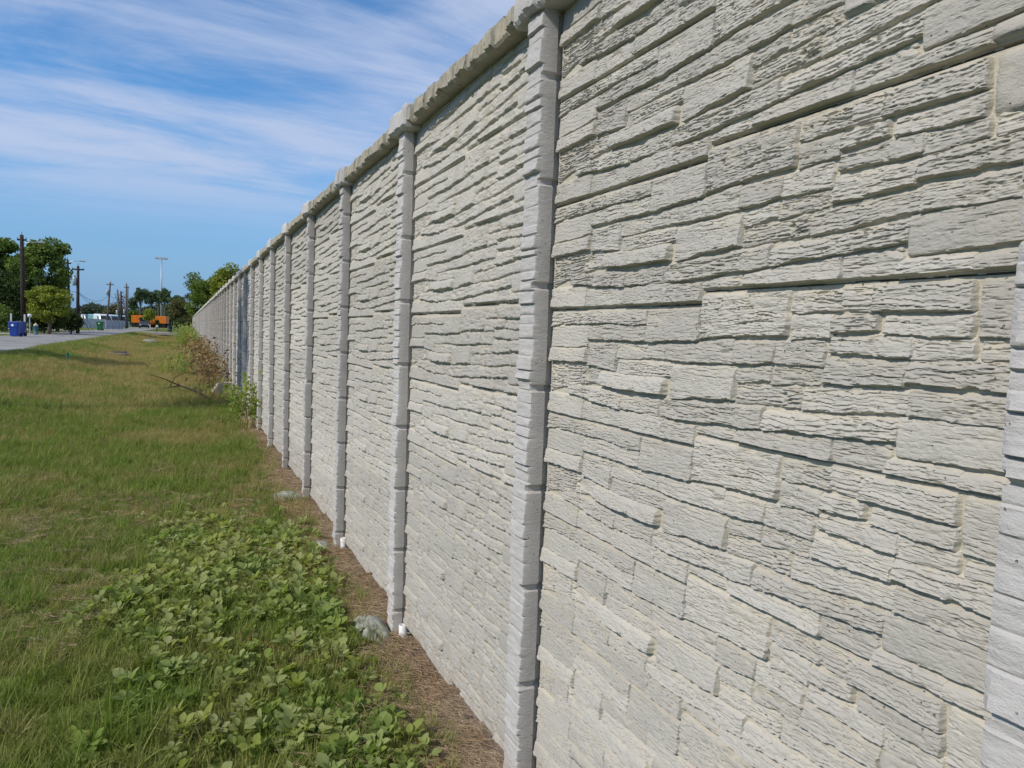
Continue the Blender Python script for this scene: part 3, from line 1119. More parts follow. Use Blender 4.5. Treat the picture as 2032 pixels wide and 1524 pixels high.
def scatter(name, kind, P, scale, tilt=0.15, label=None, cat=None, stuff=True):
    P = np.asarray(P, np.float32)
    n = len(P)
    me = bpy.data.meshes.new(name)
    me.vertices.add(n)
    me.vertices.foreach_set('co', P.ravel())
    rot = np.stack([RNG.normal(0, tilt, n), RNG.normal(0, tilt, n), RNG.uniform(0, 6.283, n)], -1).astype(np.float32)
    a = me.attributes.new('rot', 'FLOAT_VECTOR', 'POINT')
    a.data.foreach_set('vector', rot.ravel())
    a = me.attributes.new('scl', 'FLOAT', 'POINT')
    a.data.foreach_set('value', np.asarray(scale, np.float32))
    a = me.attributes.new('pick', 'INT', 'POINT')
    a.data.foreach_set('value', RNG.integers(0, 100, n).astype(np.int32))
    o = link(bpy.data.objects.new(name, me))
    if stuff:
        o['kind'] = 'stuff'
    if label:
        o['label'] = label
        o['category'] = cat
    g = bpy.data.node_groups.new(name, 'GeometryNodeTree')
    g.interface.new_socket('Geometry', in_out='INPUT', socket_type='NodeSocketGeometry')
    g.interface.new_socket('Geometry', in_out='OUTPUT', socket_type='NodeSocketGeometry')
    N, K = g.nodes, g.links
    gi, go = N.new('NodeGroupInput'), N.new('NodeGroupOutput')
    ci = N.new('GeometryNodeCollectionInfo')
    ci.inputs['Collection'].default_value = SRC[kind]
    ci.inputs['Separate Children'].default_value = True
    ci.inputs['Reset Children'].default_value = True
    ip = N.new('GeometryNodeInstanceOnPoints')
    ip.inputs['Pick Instance'].default_value = True

    def na(nm, dt):
        q = N.new('GeometryNodeInputNamedAttribute')
        q.data_type = dt
        q.inputs['Name'].default_value = nm
        return q.outputs[0]
    er = N.new('FunctionNodeEulerToRotation')
    K.new(na('rot', 'FLOAT_VECTOR'), er.inputs[0])
    K.new(gi.outputs[0], ip.inputs['Points'])
    K.new(ci.outputs[0], ip.inputs['Instance'])
    K.new(na('pick', 'INT'), ip.inputs['Instance Index'])
    K.new(er.outputs[0], ip.inputs['Rotation'])
    K.new(na('scl', 'FLOAT'), ip.inputs['Scale'])
    K.new(ip.outputs[0], go.inputs[0])
    md = o.modifiers.new('scatter', 'NODES')
    md.node_group = g
    return o


def sample(y0, y1, dens, left=1.6, xr=0.97):
    """Random points over the verge between two distances."""
    n = int((y1 - y0) * (0.20 * (y0 + y1) / 2 + left + xr) * dens)
    y = RNG.uniform(y0, y1, n)
    xl = -0.20 * y - left
    x = xl + RNG.random(n) * (xr - xl)
    return x, y


def pts(x, y, dz=0.0):
    return np.stack([x, y, ground_z(x, y) + dz], -1)


# patchiness: + where the grass is dry
def dryness(x, y):
    return fbm(x * 0.9, y * 0.55, 41, 4) + 0.55 * fbm(x * 3.1, y * 2.6, 43, 3)


def leafy(x, y):
    """1 inside the patch of broad-leaved weeds in front."""
    e = 0.35 * fbm(x * 2.2, y * 1.4, 61, 3)
    return sstep(-0.45, -0.15, x + e) * sstep(0.88, 0.72, x + e * .4) * sstep(7.0, 5.2, y + 1.5 * e) * sstep(1.2, 1.6, y)


near_x, near_y = sample(1.3, 7.0, 720)
q = RNG.random(len(near_x))
dn = dryness(near_x, near_y)
edge_keep = sstep(0.98, 0.82, near_x + 0.10 * fbm(near_x * 5, near_y * 5, 71, 2)) > RNG.random(len(near_x))
gsel = (dn + 0.6 * (q - .5) < 0.16) & edge_keep
ssel = ~gsel & edge_keep & (q < .8)
scatter('grass', 'green', pts(near_x[gsel], near_y[gsel]), RNG.uniform(.6, 1.15, gsel.sum()))
scatter('dry_grass', 'straw', pts(near_x[ssel], near_y[ssel]), RNG.uniform(.55, 1.05, ssel.sum()))
lx, ly = sample(1.3, 5.2, 150)
k = (fbm(lx * 1.3, ly * 1.1, 91, 3) > 0.02) & (lx < -0.12)
scatter('long_grass', 'long', pts(lx[k], ly[k]), RNG.uniform(.55, 1.1, k.sum()), .25)
wx, wy = sample(1.3, 7.4, 400, 1.2)
k = leafy(wx, wy) * (0.62 + 0.9 * fbm(wx * 1.9, wy * 1.5, 65, 3)) > RNG.random(len(wx))
scatter('broadleaf_weeds', 'weed', pts(wx[k], wy[k], 0.01), RNG.uniform(.5, 1.3, k.sum()), .30)
mx_, my_ = sample(7.0, 15, 300, 1.6, 0.82)
dn = dryness(mx_, my_)
g1 = dn + 0.5 * (RNG.random(len(mx_)) - .5) < 0.12
scatter('grass', 'green', pts(mx_[g1], my_[g1]), RNG.uniform(.8, 1.4, g1.sum()))
scatter('dry_grass', 'straw', pts(mx_[~g1], my_[~g1]), RNG.uniform(.7, 1.2, (~g1).sum()))
ax_, ay_ = sample(4.5, 18, 26, 1.6, 0.9)
k = fbm(ax_ * 1.1, ay_ * .8, 95, 3) > -0.02
scatter('long_grass', 'long', pts(ax_[k], ay_[k]), RNG.uniform(.6, 1.35, k.sum()), .3)
tx_, ty_ = sample(1.3, 9, 60, 1.4, 0.9)
k = fbm(tx_ * 1.5, ty_ * 1.2, 97, 3) > 0.0
scatter('thatch', 'needle', pts(tx_[k], ty_[k], .025), RNG.uniform(.6, 1.2, k.sum()), .25)
fx, fy = sample(15, 34, 60, 1.5, 0.75)
dn = dryness(fx * .6, fy * .5) + 0.35 * (fx > -3.8)
keep = fx > -5.25
g1 = (dn + 0.6 * (RNG.random(len(fx)) - .5) < 0.15) & keep
s1 = ~g1 & keep
scatter('grass', 'wide', pts(fx[g1], fy[g1]), RNG.uniform(.55, 1.0, g1.sum()))
scatter('dry_grass', 'wstraw', pts(fx[s1], fy[s1]), RNG.uniform(.5, .95, s1.sum()))
n = 7000
fy = 34 + 66 * RNG.random(n) ** 1.3
fx = RNG.uniform(-5.3, 0.7, n)
dn = dryness(fx * .6, fy * .4) + 0.30 * (fx > -3.8)
g1 = dn + 0.6 * (RNG.random(n) - .5) < 0.15
scatter('grass', 'wide', pts(fx[g1], fy[g1]), RNG.uniform(.7, 1.3, g1.sum()))
scatter('dry_grass', 'wstraw', pts(fx[~g1], fy[~g1]), RNG.uniform(.6, 1.1, (~g1).sum()))
def clod(name, seed):
    V, F = [], []
    n_ = 5
    for i in range(n_ + 1):
        for j in range(2 * n_):
            th, ph = math.pi * i / n_, math.pi * j / n_
            d = (math.sin(th) * math.cos(ph), math.sin(th) * math.sin(ph), math.cos(th))
            r = .012 * (1 + .7 * float(fbm(np.array(d[0] * 2 + 3 * d[2]), np.array(d[1] * 2 - d[2]), seed, 3)))
            V.append((d[0] * r, d[1] * r * 1.3, d[2] * r * .6))
    for i in range(n_):
        for j in range(2 * n_):
            F.append((i * 2 * n_ + j, (i + 1) * 2 * n_ + j, (i + 1) * 2 * n_ + (j + 1) % (2 * n_), i * 2 * n_ + (j + 1) % (2 * n_)))
    me = mesh(name, V, F)
    me.materials.append(M_CLOD)
    return bpy.data.objects.new(name, me)


def clod_b(t):
    r = t.rand()
    t.color(t.mix(r, (0.26, 0.18, 0.13), (0.55, 0.48, 0.40)))


M_CLOD = material('clod', clod_b, 0.95, 0.08)
source('clod', [clod('clod%d' % i, 100 + i) for i in range(4)])
n = 1700
cy_ = 1.5 + 11 * RNG.random(n) ** 1.4
cx_ = 1.0 - 0.24 * RNG.random(n)
scatter('soil_debris', 'clod', pts(cx_, cy_, 0.0), 0.25 + 1.5 * RNG.random(n) ** 3.5, .6)
n = 2600
ny_ = 1.4 + 11 * RNG.random(n) ** 1.5
nx_ = 1.02 - 0.26 * RNG.random(n) ** 1.3
scatter('pine_straw', 'needle', pts(nx_, ny_, 0.004), RNG.uniform(.7, 1.15, n), .10)

# ------------------------------------------------------------------ trees
def foliage(name, c0, c1, c2=None, trans=0.3):
    return leaf_mat(name, [c0, c1] + ([c2, c1] if c2 else []), 0.6, trans, by='island', spec=0.2)


F_GREEN = foliage('leaves_green', (0.090, 0.145, 0.030), (0.180, 0.240, 0.052))
F_DARK = foliage('leaves_dark', (0.035, 0.060, 0.016), (0.075, 0.105, 0.030))
F_LIME = foliage('leaves_lime', (0.160, 0.210, 0.028), (0.310, 0.330, 0.050))
F_OLIVE = foliage('leaves_olive', (0.085, 0.090, 0.032), (0.150, 0.140, 0.055))
F_BROWN = foliage('leaves_brown', (0.13, 0.085, 0.050), (0.20, 0.14, 0.085))
F_PINE = foliage('pine_needles', (0.065, 0.110, 0.055), (0.125, 0.175, 0.090))
F_FAR = foliage('far_leaves', (0.065, 0.090, 0.058), (0.105, 0.130, 0.085))
M_BARK = plain('bark', (0.14, 0.115, 0.09), 0.95, 0.1, 0, 0.35, 9)
M_DRY = leaf_mat('dry_weed', [(0.33, 0.23, 0.11), (0.20, 0.13, 0.065), (0.27, 0.17, 0.09), (0.40, 0.30, 0.16)], 0.8, 0.2, by='island')


def leaf_quads(C, size, rng, flat=0.0, asp=0.55):
    n = len(C)
    a = rng.normal(size=(n, 3))
    a[:, 2] *= (1 - flat)
    a /= np.linalg.norm(a, axis=1)[:, None]
    b = rng.normal(size=(n, 3))
    b = np.cross(a, b)
    b /= np.linalg.norm(b, axis=1)[:, None]
    s = size * rng.uniform(.55, 1.45, n)[:, None]
    V = np.stack([C - a * s * .5, C + b * s * asp * .5, C + a * s * .5, C - b * s * asp * .5], 1).reshape(-1, 3)
    return V, np.arange(4 * n).reshape(n, 4)


def crown_points(rng, n, env, clump, nclump, zlow=0.0):
    """n leaf centres in clumps spread through an uneven ellipsoid env=(rx, ry, rz) about the origin."""
    rx, ry, rz = env
    cs = []
    while len(cs) < nclump:
        p = rng.uniform(-1, 1, 3)
        r = np.linalg.norm(p)
        if r > 1 or r < 0.35 * rng.random() ** .5:
            continue
        k = 0.80 + 0.25 * fbm(np.array(p[0] * 2.1 + 5), np.array(p[2] * 2.1 + p[1]), int(nclump), 2)
        cs.append(p * k)
    cs = np.array(cs) * np.array([rx, ry, rz])
    w = rng.uniform(.5, 1.3, nclump)
    pick = rng.choice(nclump, n, p=w / w.sum())
    d = rng.normal(size=(n, 3))
    d /= np.linalg.norm(d, axis=1)[:, None]
    d *= (rng.random(n) ** 0.42)[:, None] * clump * w[pick][:, None]
    d[:, 2] *= 0.72
    return cs[pick] + d, cs


def tree(name, label, cat, base, h, env, zc, mat, n, leaf, clump, nclump, seed, trunk_r=0.16, group=None, lean=(0, 0), limbs=9, crown_name='crown'):
    """A trunk with limbs that reach into the crown's clumps, and the crown itself."""
    rng = np.random.default_rng(seed)
    t = thing(name, base, label, cat, group)
    P, cs = crown_points(rng, n, env, clump, nclump)
    P = P + np.array([lean[0], lean[1], zc])
    cs = cs + np.array([lean[0], lean[1], zc])
    P = P[P[:, 2] > 0.15]
    V, F = leaf_quads(P, leaf, rng)
    m = MB()
    top = Vector((lean[0] * .9, lean[1] * .9, min(h * .86, zc + env[2] * .5)))
    mid = Vector((lean[0] * .35 + rng.uniform(-.1, .1), lean[1] * .35, top.z * .45))
    m.tube([(0, 0, -.2), mid * .5 + Vector((0.03, 0, 0)), mid, (mid + top) / 2 + Vector((.08, -.05, 0)), top],
           [trunk_r * 1.25, trunk_r, trunk_r * .85, trunk_r * .55, trunk_r * .15], 8)
    for c in cs[rng.permutation(len(cs))[:limbs]]:
        c = Vector(c)
        s = mid.lerp(top, rng.uniform(0.05, .8))
        if c.z > s.z - .4:
            q_ = s.lerp(c, .5) + Vector((0, 0, -.15 * (c - s).length * .3))
            m.tube([s, q_, c], [trunk_r * .42, trunk_r * .28, trunk_r * .06], 5)
    m.build('trunk', M_BARK, t, True)
    obj(crown_name, mesh(crown_name, V, F), mat, t)
    return t


def ground_at(X, depth):
    p = at(X, 640, depth)
    return Vector((p.x, depth, gz(p.x, depth)))


def tree_px(name, label, cat, X, Ytop, depth, wpx, mat, n, leaf, clump, nclump, seed, low=0.25, dense=1.0, **k):
    """A tree whose crown spans wpx photo pixels about X, with its top at Ytop, standing `depth` metres away."""
    b = ground_at(X, depth)
    top = at(X, Ytop, depth).z - b.z
    sc = depth / (FPX * math.cos(math.atan((X - 1016) / FPX) + YAW) / math.cos(math.atan((X - 1016) / FPX)))
    w = wpx * sc
    zc = top * (1 + low) / 2
    rz = top * (1 - low) / 2
    return tree(name, label, cat, b, top, (w / 2 * .92, w / 2 * .85, rz * .95), zc, mat, n, leaf, clump, nclump, seed, **k)


TG = 'trees along the left side of the road'
tree_px('broadleaf_tree', 'tallest green broadleaf tree behind the first utility pole on the left', 'tree', 78, 450, 78, 122, F_GREEN, 13000, .30, 1.0, 46, 1, .18, trunk_r=.24, group=TG)
tree_px('broadleaf_tree', 'green tree at the left edge of the photo, partly behind the first pole', 'tree', 2, 462, 80, 120, F_GREEN, 12000, .30, 1.0, 40, 2, .2, trunk_r=.22, group=TG)
tree_px('vine_covered_tree', 'narrow dark tree hung with vines at the right side of the tall green tree', 'tree', 114, 472, 82, 34, F_DARK, 3400, .26, .55, 34, 3, .12, trunk_r=.16, group=TG)
tree_px('bushy_tree', 'low rounded yellow-green tree in front of the tall green tree', 'tree', 97, 566, 66, 100, F_LIME, 8500, .19, .48, 64, 4, .20, trunk_r=.12, group=TG)
tree_px('dark_shrub', 'dark green shrub mass at the left edge behind the blue bins', 'shrub', 12, 528, 72, 95, F_DARK, 7000, .22, .8, 40, 5, .04, trunk_r=.1, group='shrubs on the left side', crown_name='foliage')
tree_px('dark_shrub', 'dark understory shrub in the shade below the yellow-green tree', 'shrub', 88, 606, 68, 80, F_DARK, 4500, .20, .6, 32, 6, .02, trunk_r=.06, group='shrubs on the left side', crown_name='foliage')
tree_px('dark_shrub', 'dark shrub standing against the foot of the third utility pole', 'shrub', 140, 612, 70, 44, F_DARK, 2600, .2, .5, 24, 7, .02, trunk_r=.06, group='shrubs on the left side', crown_name='foliage')
tree_px('dark_shrub', 'dark low shrub at the left edge just behind the first bin', 'shrub', -8, 598, 66, 60, F_GREEN, 3000, .2, .6, 26, 8, .02, trunk_r=.06, group='shrubs on the left side', crown_name='foliage')
TF = 'trees at the far end of the street'
tree_px('broadleaf_tree', 'olive-green tree behind the white fence beside the leaning pole', 'tree', 224, 603, 190, 24, F_OLIVE, 2200, .45, 1.2, 22, 9, .05, group=TF)
tree_px('bare_tree', 'thin half-bare brownish tree between the far utility poles', 'tree', 236, 572, 215, 30, F_BROWN, 700, .38, 1.6, 20, 10, .25, trunk_r=.2, group=TF, limbs=18)
tree_px('broadleaf_tree', 'small yellow-green tree growing between the two orange trucks', 'tree', 296, 612, 178, 21, F_LIME, 1600, .38, .8, 18, 11, .22, group=TF)
tree_px('broadleaf_tree', 'small green tree just left of the orange trucks', 'tree', 262, 612, 200, 22, F_GREEN, 1500, .42, .9, 18, 12, .08, group=TF)
tree_px('broadleaf_tree', 'dark round bush against the right orange truck', 'bush', 313, 631, 182, 7, F_DARK, 500, .28, .4, 8, 13, .04, crown_name='foliage', trunk_r=.05)
tree_px('broadleaf_tree', 'dark purple-leaved little tree against the left orange truck', 'tree', 281, 629, 184, 8, foliage('leaves_purple', (.035, .025, .05), (.07, .05, .09)), 500, .28, .45, 8, 14, .3, trunk_r=.07)
# pines: bare trunk, flat tufted crown
PINE_LAB = ['tall pine with a flat open crown standing clear of the others', 'pine in the middle of the far pine stand, left of the mast', 'pine immediately left of the tall light mast', 'pine just right of the tall light mast', 'pine at the right end of the far stand above the olive bush', 'short pine at the left end of the far stand beside the pole']
for i, (X, Yt, dp, w, lo) in enumerate([(278, 567, 230, 26, .62), (300, 571, 240, 28, .55), (314, 572, 250, 24, .52), (327, 566, 236, 24, .5), (346, 577, 228, 34, .35), (264, 590, 235, 16, .6)]):
    tree_px('pine_tree', PINE_LAB[i], 'tree', X, Yt, dp, w, F_PINE, 2000, .5, 1.0, 20, 30 + i, lo, trunk_r=.24, group='pines in the far stand', limbs=12)
# the trees behind and beside the wall's far end
TR = 'trees beyond the far end of the wall'
tree_px('broadleaf_tree', 'bright yellow-green tree rising above the wall top', 'tree', 455, 510, 88, 84, F_LIME, 12000, .24, .8, 60, 41, .1, group=TR)
tree_px('broadleaf_tree', 'dark green rounded tree above the wall, left of the bright one', 'tree', 410, 528, 96, 78, F_GREEN, 11000, .26, .8, 56, 42, .1, group=TR)
tree_px('broadleaf_tree', 'sparse airy tree showing sky through its crown beyond the wall end', 'tree', 384, 531, 150, 34, F_GREEN, 1500, .34, 1.0, 22, 43, .45, group=TR, trunk_r=.15, limbs=14)
tree_px('bushy_tree', 'olive-brown bushy tree at the far end of the wall', 'tree', 364, 574, 140, 62, F_OLIVE, 7500, .28, 1.0, 50, 44, .02, group=TR)
tree_px('dark_shrub', 'dark green shrub between the olive tree and the end of the wall', 'shrub', 358, 632, 118, 32, F_DARK, 2400, .22, .6, 24, 45, .02, trunk_r=.06, crown_name='foliage')
tree_px('dark_shrub', 'green shrub touching the far end of the wall', 'shrub', 374, 622, 128, 22, F_OLIVE, 1800, .22, .6, 20, 46, .02, trunk_r=.06, crown_name='foliage')
# trees outside the photograph on the left whose shade falls on the verge and the wall
tree('verge_tree', 'leafy tree on the verge left of the view, its shade falling on the wall', 'tree', (-5.15, 13.5, gz(-5.15, 13.5)), 8.6, (1.5, 1.6, 2.3), 6.2, F_GREEN, 3600, .15, .55, 46, 51, trunk_r=.13)
tree('verge_tree', 'leafy tree across the road left of the view', 'tree', (-12.6, 26.5, .4), 9.2, (2.6, 2.6, 3.0), 6.3, F_GREEN, 8000, .22, .8, 46, 52, trunk_r=.18)
# far wood: one mass
rng = np.random.default_rng(77)
C = []
for X, Yt, dp in [(150, 612, 330), (162, 608, 330), (172, 604, 340), (183, 600, 350), (194, 603, 340), (205, 606, 335), (216, 608, 330), (228, 612, 320), (240, 614, 320), (252, 614, 320), (264, 613, 310), (276, 611, 320), (288, 609, 330), (300, 606, 320), (312, 604, 320), (324, 603, 310), (336, 602, 300), (350, 602, 300), (364, 600, 300), (120, 615, 330), (90, 612, 330), (60, 610, 330), (30, 610, 330), (0, 610, 330), (-40, 608, 330)]:
    b = ground_at(X, dp)
    top = at(X, Yt, dp).z - b.z
    n = 1300
    d = rng.normal(size=(n, 3))
    d /= np.linalg.norm(d, axis=1)[:, None]
    d *= (rng.random(n) ** .35)[:, None]
    C.append(np.array([b.x, b.y, b.z + top * .5]) + d * np.array([2.6, 3.0, top * .52]))
V, F = leaf_quads(np.concatenate(C), .8, rng)
obj('far_wood', mesh('far_wood', V, F), F_FAR, None, 'stuff')

# ------------------------------------------------------------------ poles, wires, mast
M_POLE = plain('creosoted_wood', (0.045, 0.038, 0.034), 0.9, 0.1, 0, 0.3, 5)
M_POLE2 = plain('grey_wood', (0.13, 0.115, 0.10), 0.9, 0.1, 0, 0.3, 5)
M_STEEL = plain('galvanised_steel', (0.42, 0.44, 0.46), 0.45, 0.5, 0.3, 0.08)
M_WIRE = plain('wire', (0.03, 0.03, 0.032), 0.6, 0.3)
M_GLASS = plain('dark_glass', (0.02, 0.025, 0.03), 0.08, 0.6)
M_TYRE = plain('tyre', (0.02, 0.02, 0.02), 0.85, 0.2)
M_WHITE = plain('white_paint', (0.72, 0.73, 0.74), 0.5, 0.4, 0, 0.05, 2)
POLES = {}


def pole(key, label, X, Ytop, Xb, depth, r, mat, arms=(), box=False, lamp=False, h=None, pos=None):
    if pos is None:
        b = ground_at(Xb, depth)
        top = at(X, Ytop, depth)
    else:
        b = Vector(pos)
        top = b + Vector((0.1, 0, h))
    t = thing('utility_pole', b, label, 'utility pole', 'wooden utility poles along the road')
    v = top - b
    r *= .8
    m = MB().tube([Vector((0, 0, -.3)), v * .5, v], [r * 1.15, r, r * .78], 10)
    m.build('shaft', mat, t, True)
    for z, w in arms:
        c = v * z
        MB().box(c.x - w / 2, c.x + w / 2, c.y - .05, c.y + .05, c.z - .06, c.z + .06, .008).build('crossarm', mat, t)
        for s in (-.45, 0.45):
            i = MB().lathe([(.02, 0), (.05, .03), (.03, .06), (.05, .09), (.02, .14)], 0, 0, 8).build('insulator', M_STEEL, t, True)
            i.location = (c.x + s * w, c.y, c.z + .06)
    pin = MB().lathe([(.015, 0), (.03, .16), (.045, .20), (.03, .30)], 0, 0, 8).build('top_pin', M_STEEL, t, True)
    pin.location = v
    if box:
        c = v * box
        q_ = MB().lathe([(.12, -.36), (.15, -.34), (.15, .30), (.11, .36), (.03, .38)], 0, 0, 12).build('transformer', M_STEEL, t, True)
        q_.location = (c.x - r - .13, c.y - .05, c.z)
    if lamp:
        c = v * lamp
        m = MB().tube([c, c + Vector((.5, -.1, .22)), c + Vector((1.1, -.15, .26))], .03, 6)
        m.box(c.x + 1.0, c.x + 1.5, c.y - .25, c.y - .05, c.z + .20, c.z + .31, .02)
        m.build('lamp_arm', M_STEEL, t)
    POLES[key] = (b, v)
    return t


pole('a', 'thick dark utility pole nearest on the left, in front of the tall trees', 43, 466, 47, 66, .20, M_POLE, ((.95, .6),), lamp=.90)
pole('b', 'dark utility pole rising above the low yellow-green tree', 134, 515, 139, 84, .15, M_POLE, ((.95, .6),), lamp=.95)
pole('c', 'dark utility pole with a transformer at the right side of the left trees', 155, 528, 154, 74, .16, M_POLE, ((.95, .9),), .77)
pole('d', 'leaning grey utility pole in front of the white fence', 219, 560, 211, 118, .17, M_POLE2, ((.95, .9),), .78)
pole('e', 'grey utility pole with a white box behind the grey fence', 233, 575, 238, 130, .16, M_POLE2, (), .42)
pole('f', 'short dark utility pole between two grey poles at the fence end', 240, 578, 242, 136, .17, M_POLE)
pole('g', 'tall utility pole rightmost of the far cluster', 251, 563, 250, 140, .19, M_POLE2, ((.92, .8),), .38)
pole('h', 'pale thin utility pole just behind the rightmost one', 254, 570, 253, 150, .13, M_POLE2)


def wire(label, p, q_, sag, r=.012):
    pts_ = []
    for i in range(17):
        t_ = i / 16
        c = p.lerp(q_, t_)
        pts_.append((c.x, c.y, c.z - sag * 4 * t_ * (1 - t_)))
    o = MB().tube(pts_, r, 5).build('power_line', M_WIRE)
    tag(o, label, 'power line', 'overhead lines between the utility poles')


def on(k, f):
    return POLES[k][0] + POLES[k][1] * f


wire('sagging line from the transformer pole to the leaning grey pole', on('c', .62), on('d', .75), .9, .02)
wire('lower line from the transformer pole to the white-box pole', on('c', .60), on('e', .72), 1.2, .018)
wire('line from the leaning grey pole to the rightmost far pole', on('d', .73), on('g', .70), .5, .02)
wire('short line between the pole above the tree and the transformer pole', on('b', .60), on('c', .63), .2, .018)
wire('steep guy line running down right from the transformer pole', on('c', .48), ground_at(186, 90), .1, .016)
wire('second steep guy line below the first on the transformer pole', on('c', .46), ground_at(178, 84), .1, .016)
wire('line from the rightmost far pole out past the light mast', on('g', .66), at(372, 598, 165), .6, .02)
wire('upper line between the nearest pole and the pole above the tree', on('a', .62), on('b', .60), .5, .016)

mb_ = ground_at(320, 262)
mt = at(320, 512, 262)
t = thing('light_mast', mb_, 'very tall pale light mast with a ring of floodlights beyond the orange trucks', 'light mast')
H = mt.z - mb_.z
MB().tube([(0, 0, 0), (0, 0, H * .5), (0, 0, H)], [.34, .26, .16], 10).build('pole', M_STEEL, t, True)
rg = MB()
rg.tube([(1.15 * math.cos(a), 1.15 * math.sin(a), H - .1) for a in [2 * math.pi * k / 20 for k in range(21)]], .06, 5)
for k in range(3):
    a = 2 * math.pi * k / 3
    rg.tube([(0, 0, H - .1), (1.15 * math.cos(a), 1.15 * math.sin(a), H - .1)], .05, 5)
rg.build('ring', M_STEEL, t)
for k in range(8):
    a = 2 * math.pi * k / 8
    q_ = MB().loft([[(-.25, -.2, .3), (.25, -.2, .3), (.25, .2, .3), (-.25, .2, .3)], [(-.42, -.34, -.25), (.42, -.34, -.25), (.42, .34, -.25), (-.42, .34, -.25)]]).build('floodlight', M_STEEL, t)
    q_.location = (1.55 * math.cos(a), 1.55 * math.sin(a), H - .1)

# ------------------------------------------------------------------ bins, hydrant, stakes, mailbox
M_BLUE = plain('blue_plastic', (0.012, 0.055, 0.30), 0.45, 0.4, 0, .08)
M_BLUE2 = plain('blue_plastic_lid', (0.012, 0.048, 0.25), 0.45, 0.4, 0, .08)
M_GREENP = plain('green_plastic', (0.020, 0.13, 0.045), 0.45, 0.4, 0, .08)
M_NAVY = plain('navy_plastic', (0.012, 0.025, 0.09), 0.45, 0.4, 0, .08)


def bin_(loc, mat, lidm, label, rz, s=1.0, emblem=True, group=None):
    t = thing('wheeled_bin', loc, label, 'wheeled bin', 'wheeled bins put out along the road', rz)
    W, D, H = .33 * s, .36 * s, 1.02 * s

    def ring(k, z, rr=.05):
        w, d = W * k, D * k
        return [(-w + rr, -d, z), (w - rr, -d, z), (w, -d + rr, z), (w, d - rr, z), (w - rr, d, z), (-w + rr, d, z), (-w, d - rr, z), (-w, -d + rr, z)]
    MB().loft([ring(.74, .03), ring(.78, .10), ring(.90, .62 * H), ring(.93, .66 * H), ring(.99, .70 * H), ring(1.0, .96 * H)]).build('body', mat, t)
    MB().loft([ring(1.05, .96 * H), ring(1.07, .99 * H), ring(1.02, 1.03 * H), ring(.7, 1.07 * H)]).build('lid', lidm, t)
    MB().tube([(-W * .8, D + .02, .93 * H), (-W * .8, D + .09, .97 * H), (W * .8, D + .09, .97 * H), (W * .8, D + .02, .93 * H)], .018, 6).build('handle', lidm, t)
    for sx in (-1, 1):
        w = MB().lathe([(.02, -.03), (.11, -.03), (.125, -.015), (.125, .015), (.11, .03), (.02, .03)], 0, 0, 14).build('wheel', M_TYRE, t)
        w.location = (sx * W * .78, D * .82, .125)
        w.rotation_euler = (0, R(90), 0)
    if emblem:
        e = MB().lathe([(.0, 0), (.075, 0), (.075, .006), (.0, .006)], 0, 0, 16).build('emblem', M_WHITE, t)
        e.location = (-.02, -D * .995, .80 * H)
        e.rotation_euler = (R(86), 0, 0)
    return t


b = ground_at(30, 53.5)
bin_((b.x, b.y, .40), M_BLUE, M_BLUE2, 'bright blue wheeled bin with a white emblem at the road edge', R(-14), .84)
b = ground_at(38.5, 55.2)
bin_((b.x, b.y, .40), M_BLUE2, M_NAVY, 'second blue wheeled bin half hidden behind the bright blue one', R(-24), .84, False)
b = ground_at(198.5, 100)
bin_((b.x, b.y, .41), M_GREENP, M_GREENP, 'green wheeled bin on the road edge in front of the white fence', R(-10), 1.0)
b = ground_at(337, 130)
bin_((b.x, b.y, gz(b.x, b.y)), M_NAVY, M_NAVY, 'dark navy wheeled bin by the driveway near the wall end', R(12), 1.0, False)

b = ground_at(71, 62)
t = thing('fire_hydrant', (b.x, b.y, b.z), 'blue-green fire hydrant with a cream cap on the left verge', 'fire hydrant')
MB().lathe([(.16, 0), (.16, .05), (.11, .07), (.10, .52), (.14, .54), (.14, .58), (.10, .60)], 0, 0, 14).build('barrel', plain('hydrant_teal', (.03, .12, .16), .5, .4), t, True)
MB().lathe([(.15, .60), (.14, .68), (.08, .76), (.03, .78), (.03, .83), (.0, .83)], 0, 0, 14).build('cap', plain('hydrant_cream', (.55, .48, .33), .6, .3), t, True)
for a in (0, 120, 240):
    n_ = MB().lathe([(.06, .08), (.06, .17), (.075, .17), (.075, .21), (.0, .21)], 0, 0, 10).build('nozzle', plain('hydrant_nozzle', (.03, .12, .16), .5, .4), t)
    n_.location = (0, 0, .45)
    n_.rotation_euler = (R(90), 0, R(a + 30))
STK = [(49, 624, 55.5, 'white marker stake standing right behind the blue bins'), (138.5, 627, 70, 'pale marker stake in the shade of the yellow-green tree'), (22, 622, 60, 'thin grey stake at the left edge behind the bins')]
for X, Yt, dp, lab in STK:
    b = ground_at(X, dp)
    h = at(X, Yt, dp).z - b.z
    o = MB().box(-.045, .045, -.03, .03, -.2, h, .008).build('marker_stake', M_WHITE)
    o.location = b
    tag(o, lab, 'stake', 'marker stakes on the left verge')
b = ground_at(59, 63)
h = at(59, 626, 63).z - b.z
t = thing('garden_lamp', (b.x, b.y, b.z), 'small white globe lamp on a post in front of the dark shrubs', 'lamp')
MB().tube([(0, 0, 0), (0, 0, h - .1)], .035, 8).build('post', M_STEEL, t)
MB().lathe([(.0, h - .14), (.10, h - .10), (.15, h), (.10, h + .10), (0, h + .13)], 0, 0, 14).build('globe', M_WHITE, t, True)
b = ground_at(311.5, 100)
t = thing('mailbox', (b.x, b.y, .4), 'white mailbox on a dark post by the driveway', 'mailbox')
MB().box(-.045, .045, -.045, .045, -.2, .62, .006).build('post', M_POLE, t)
m = MB()
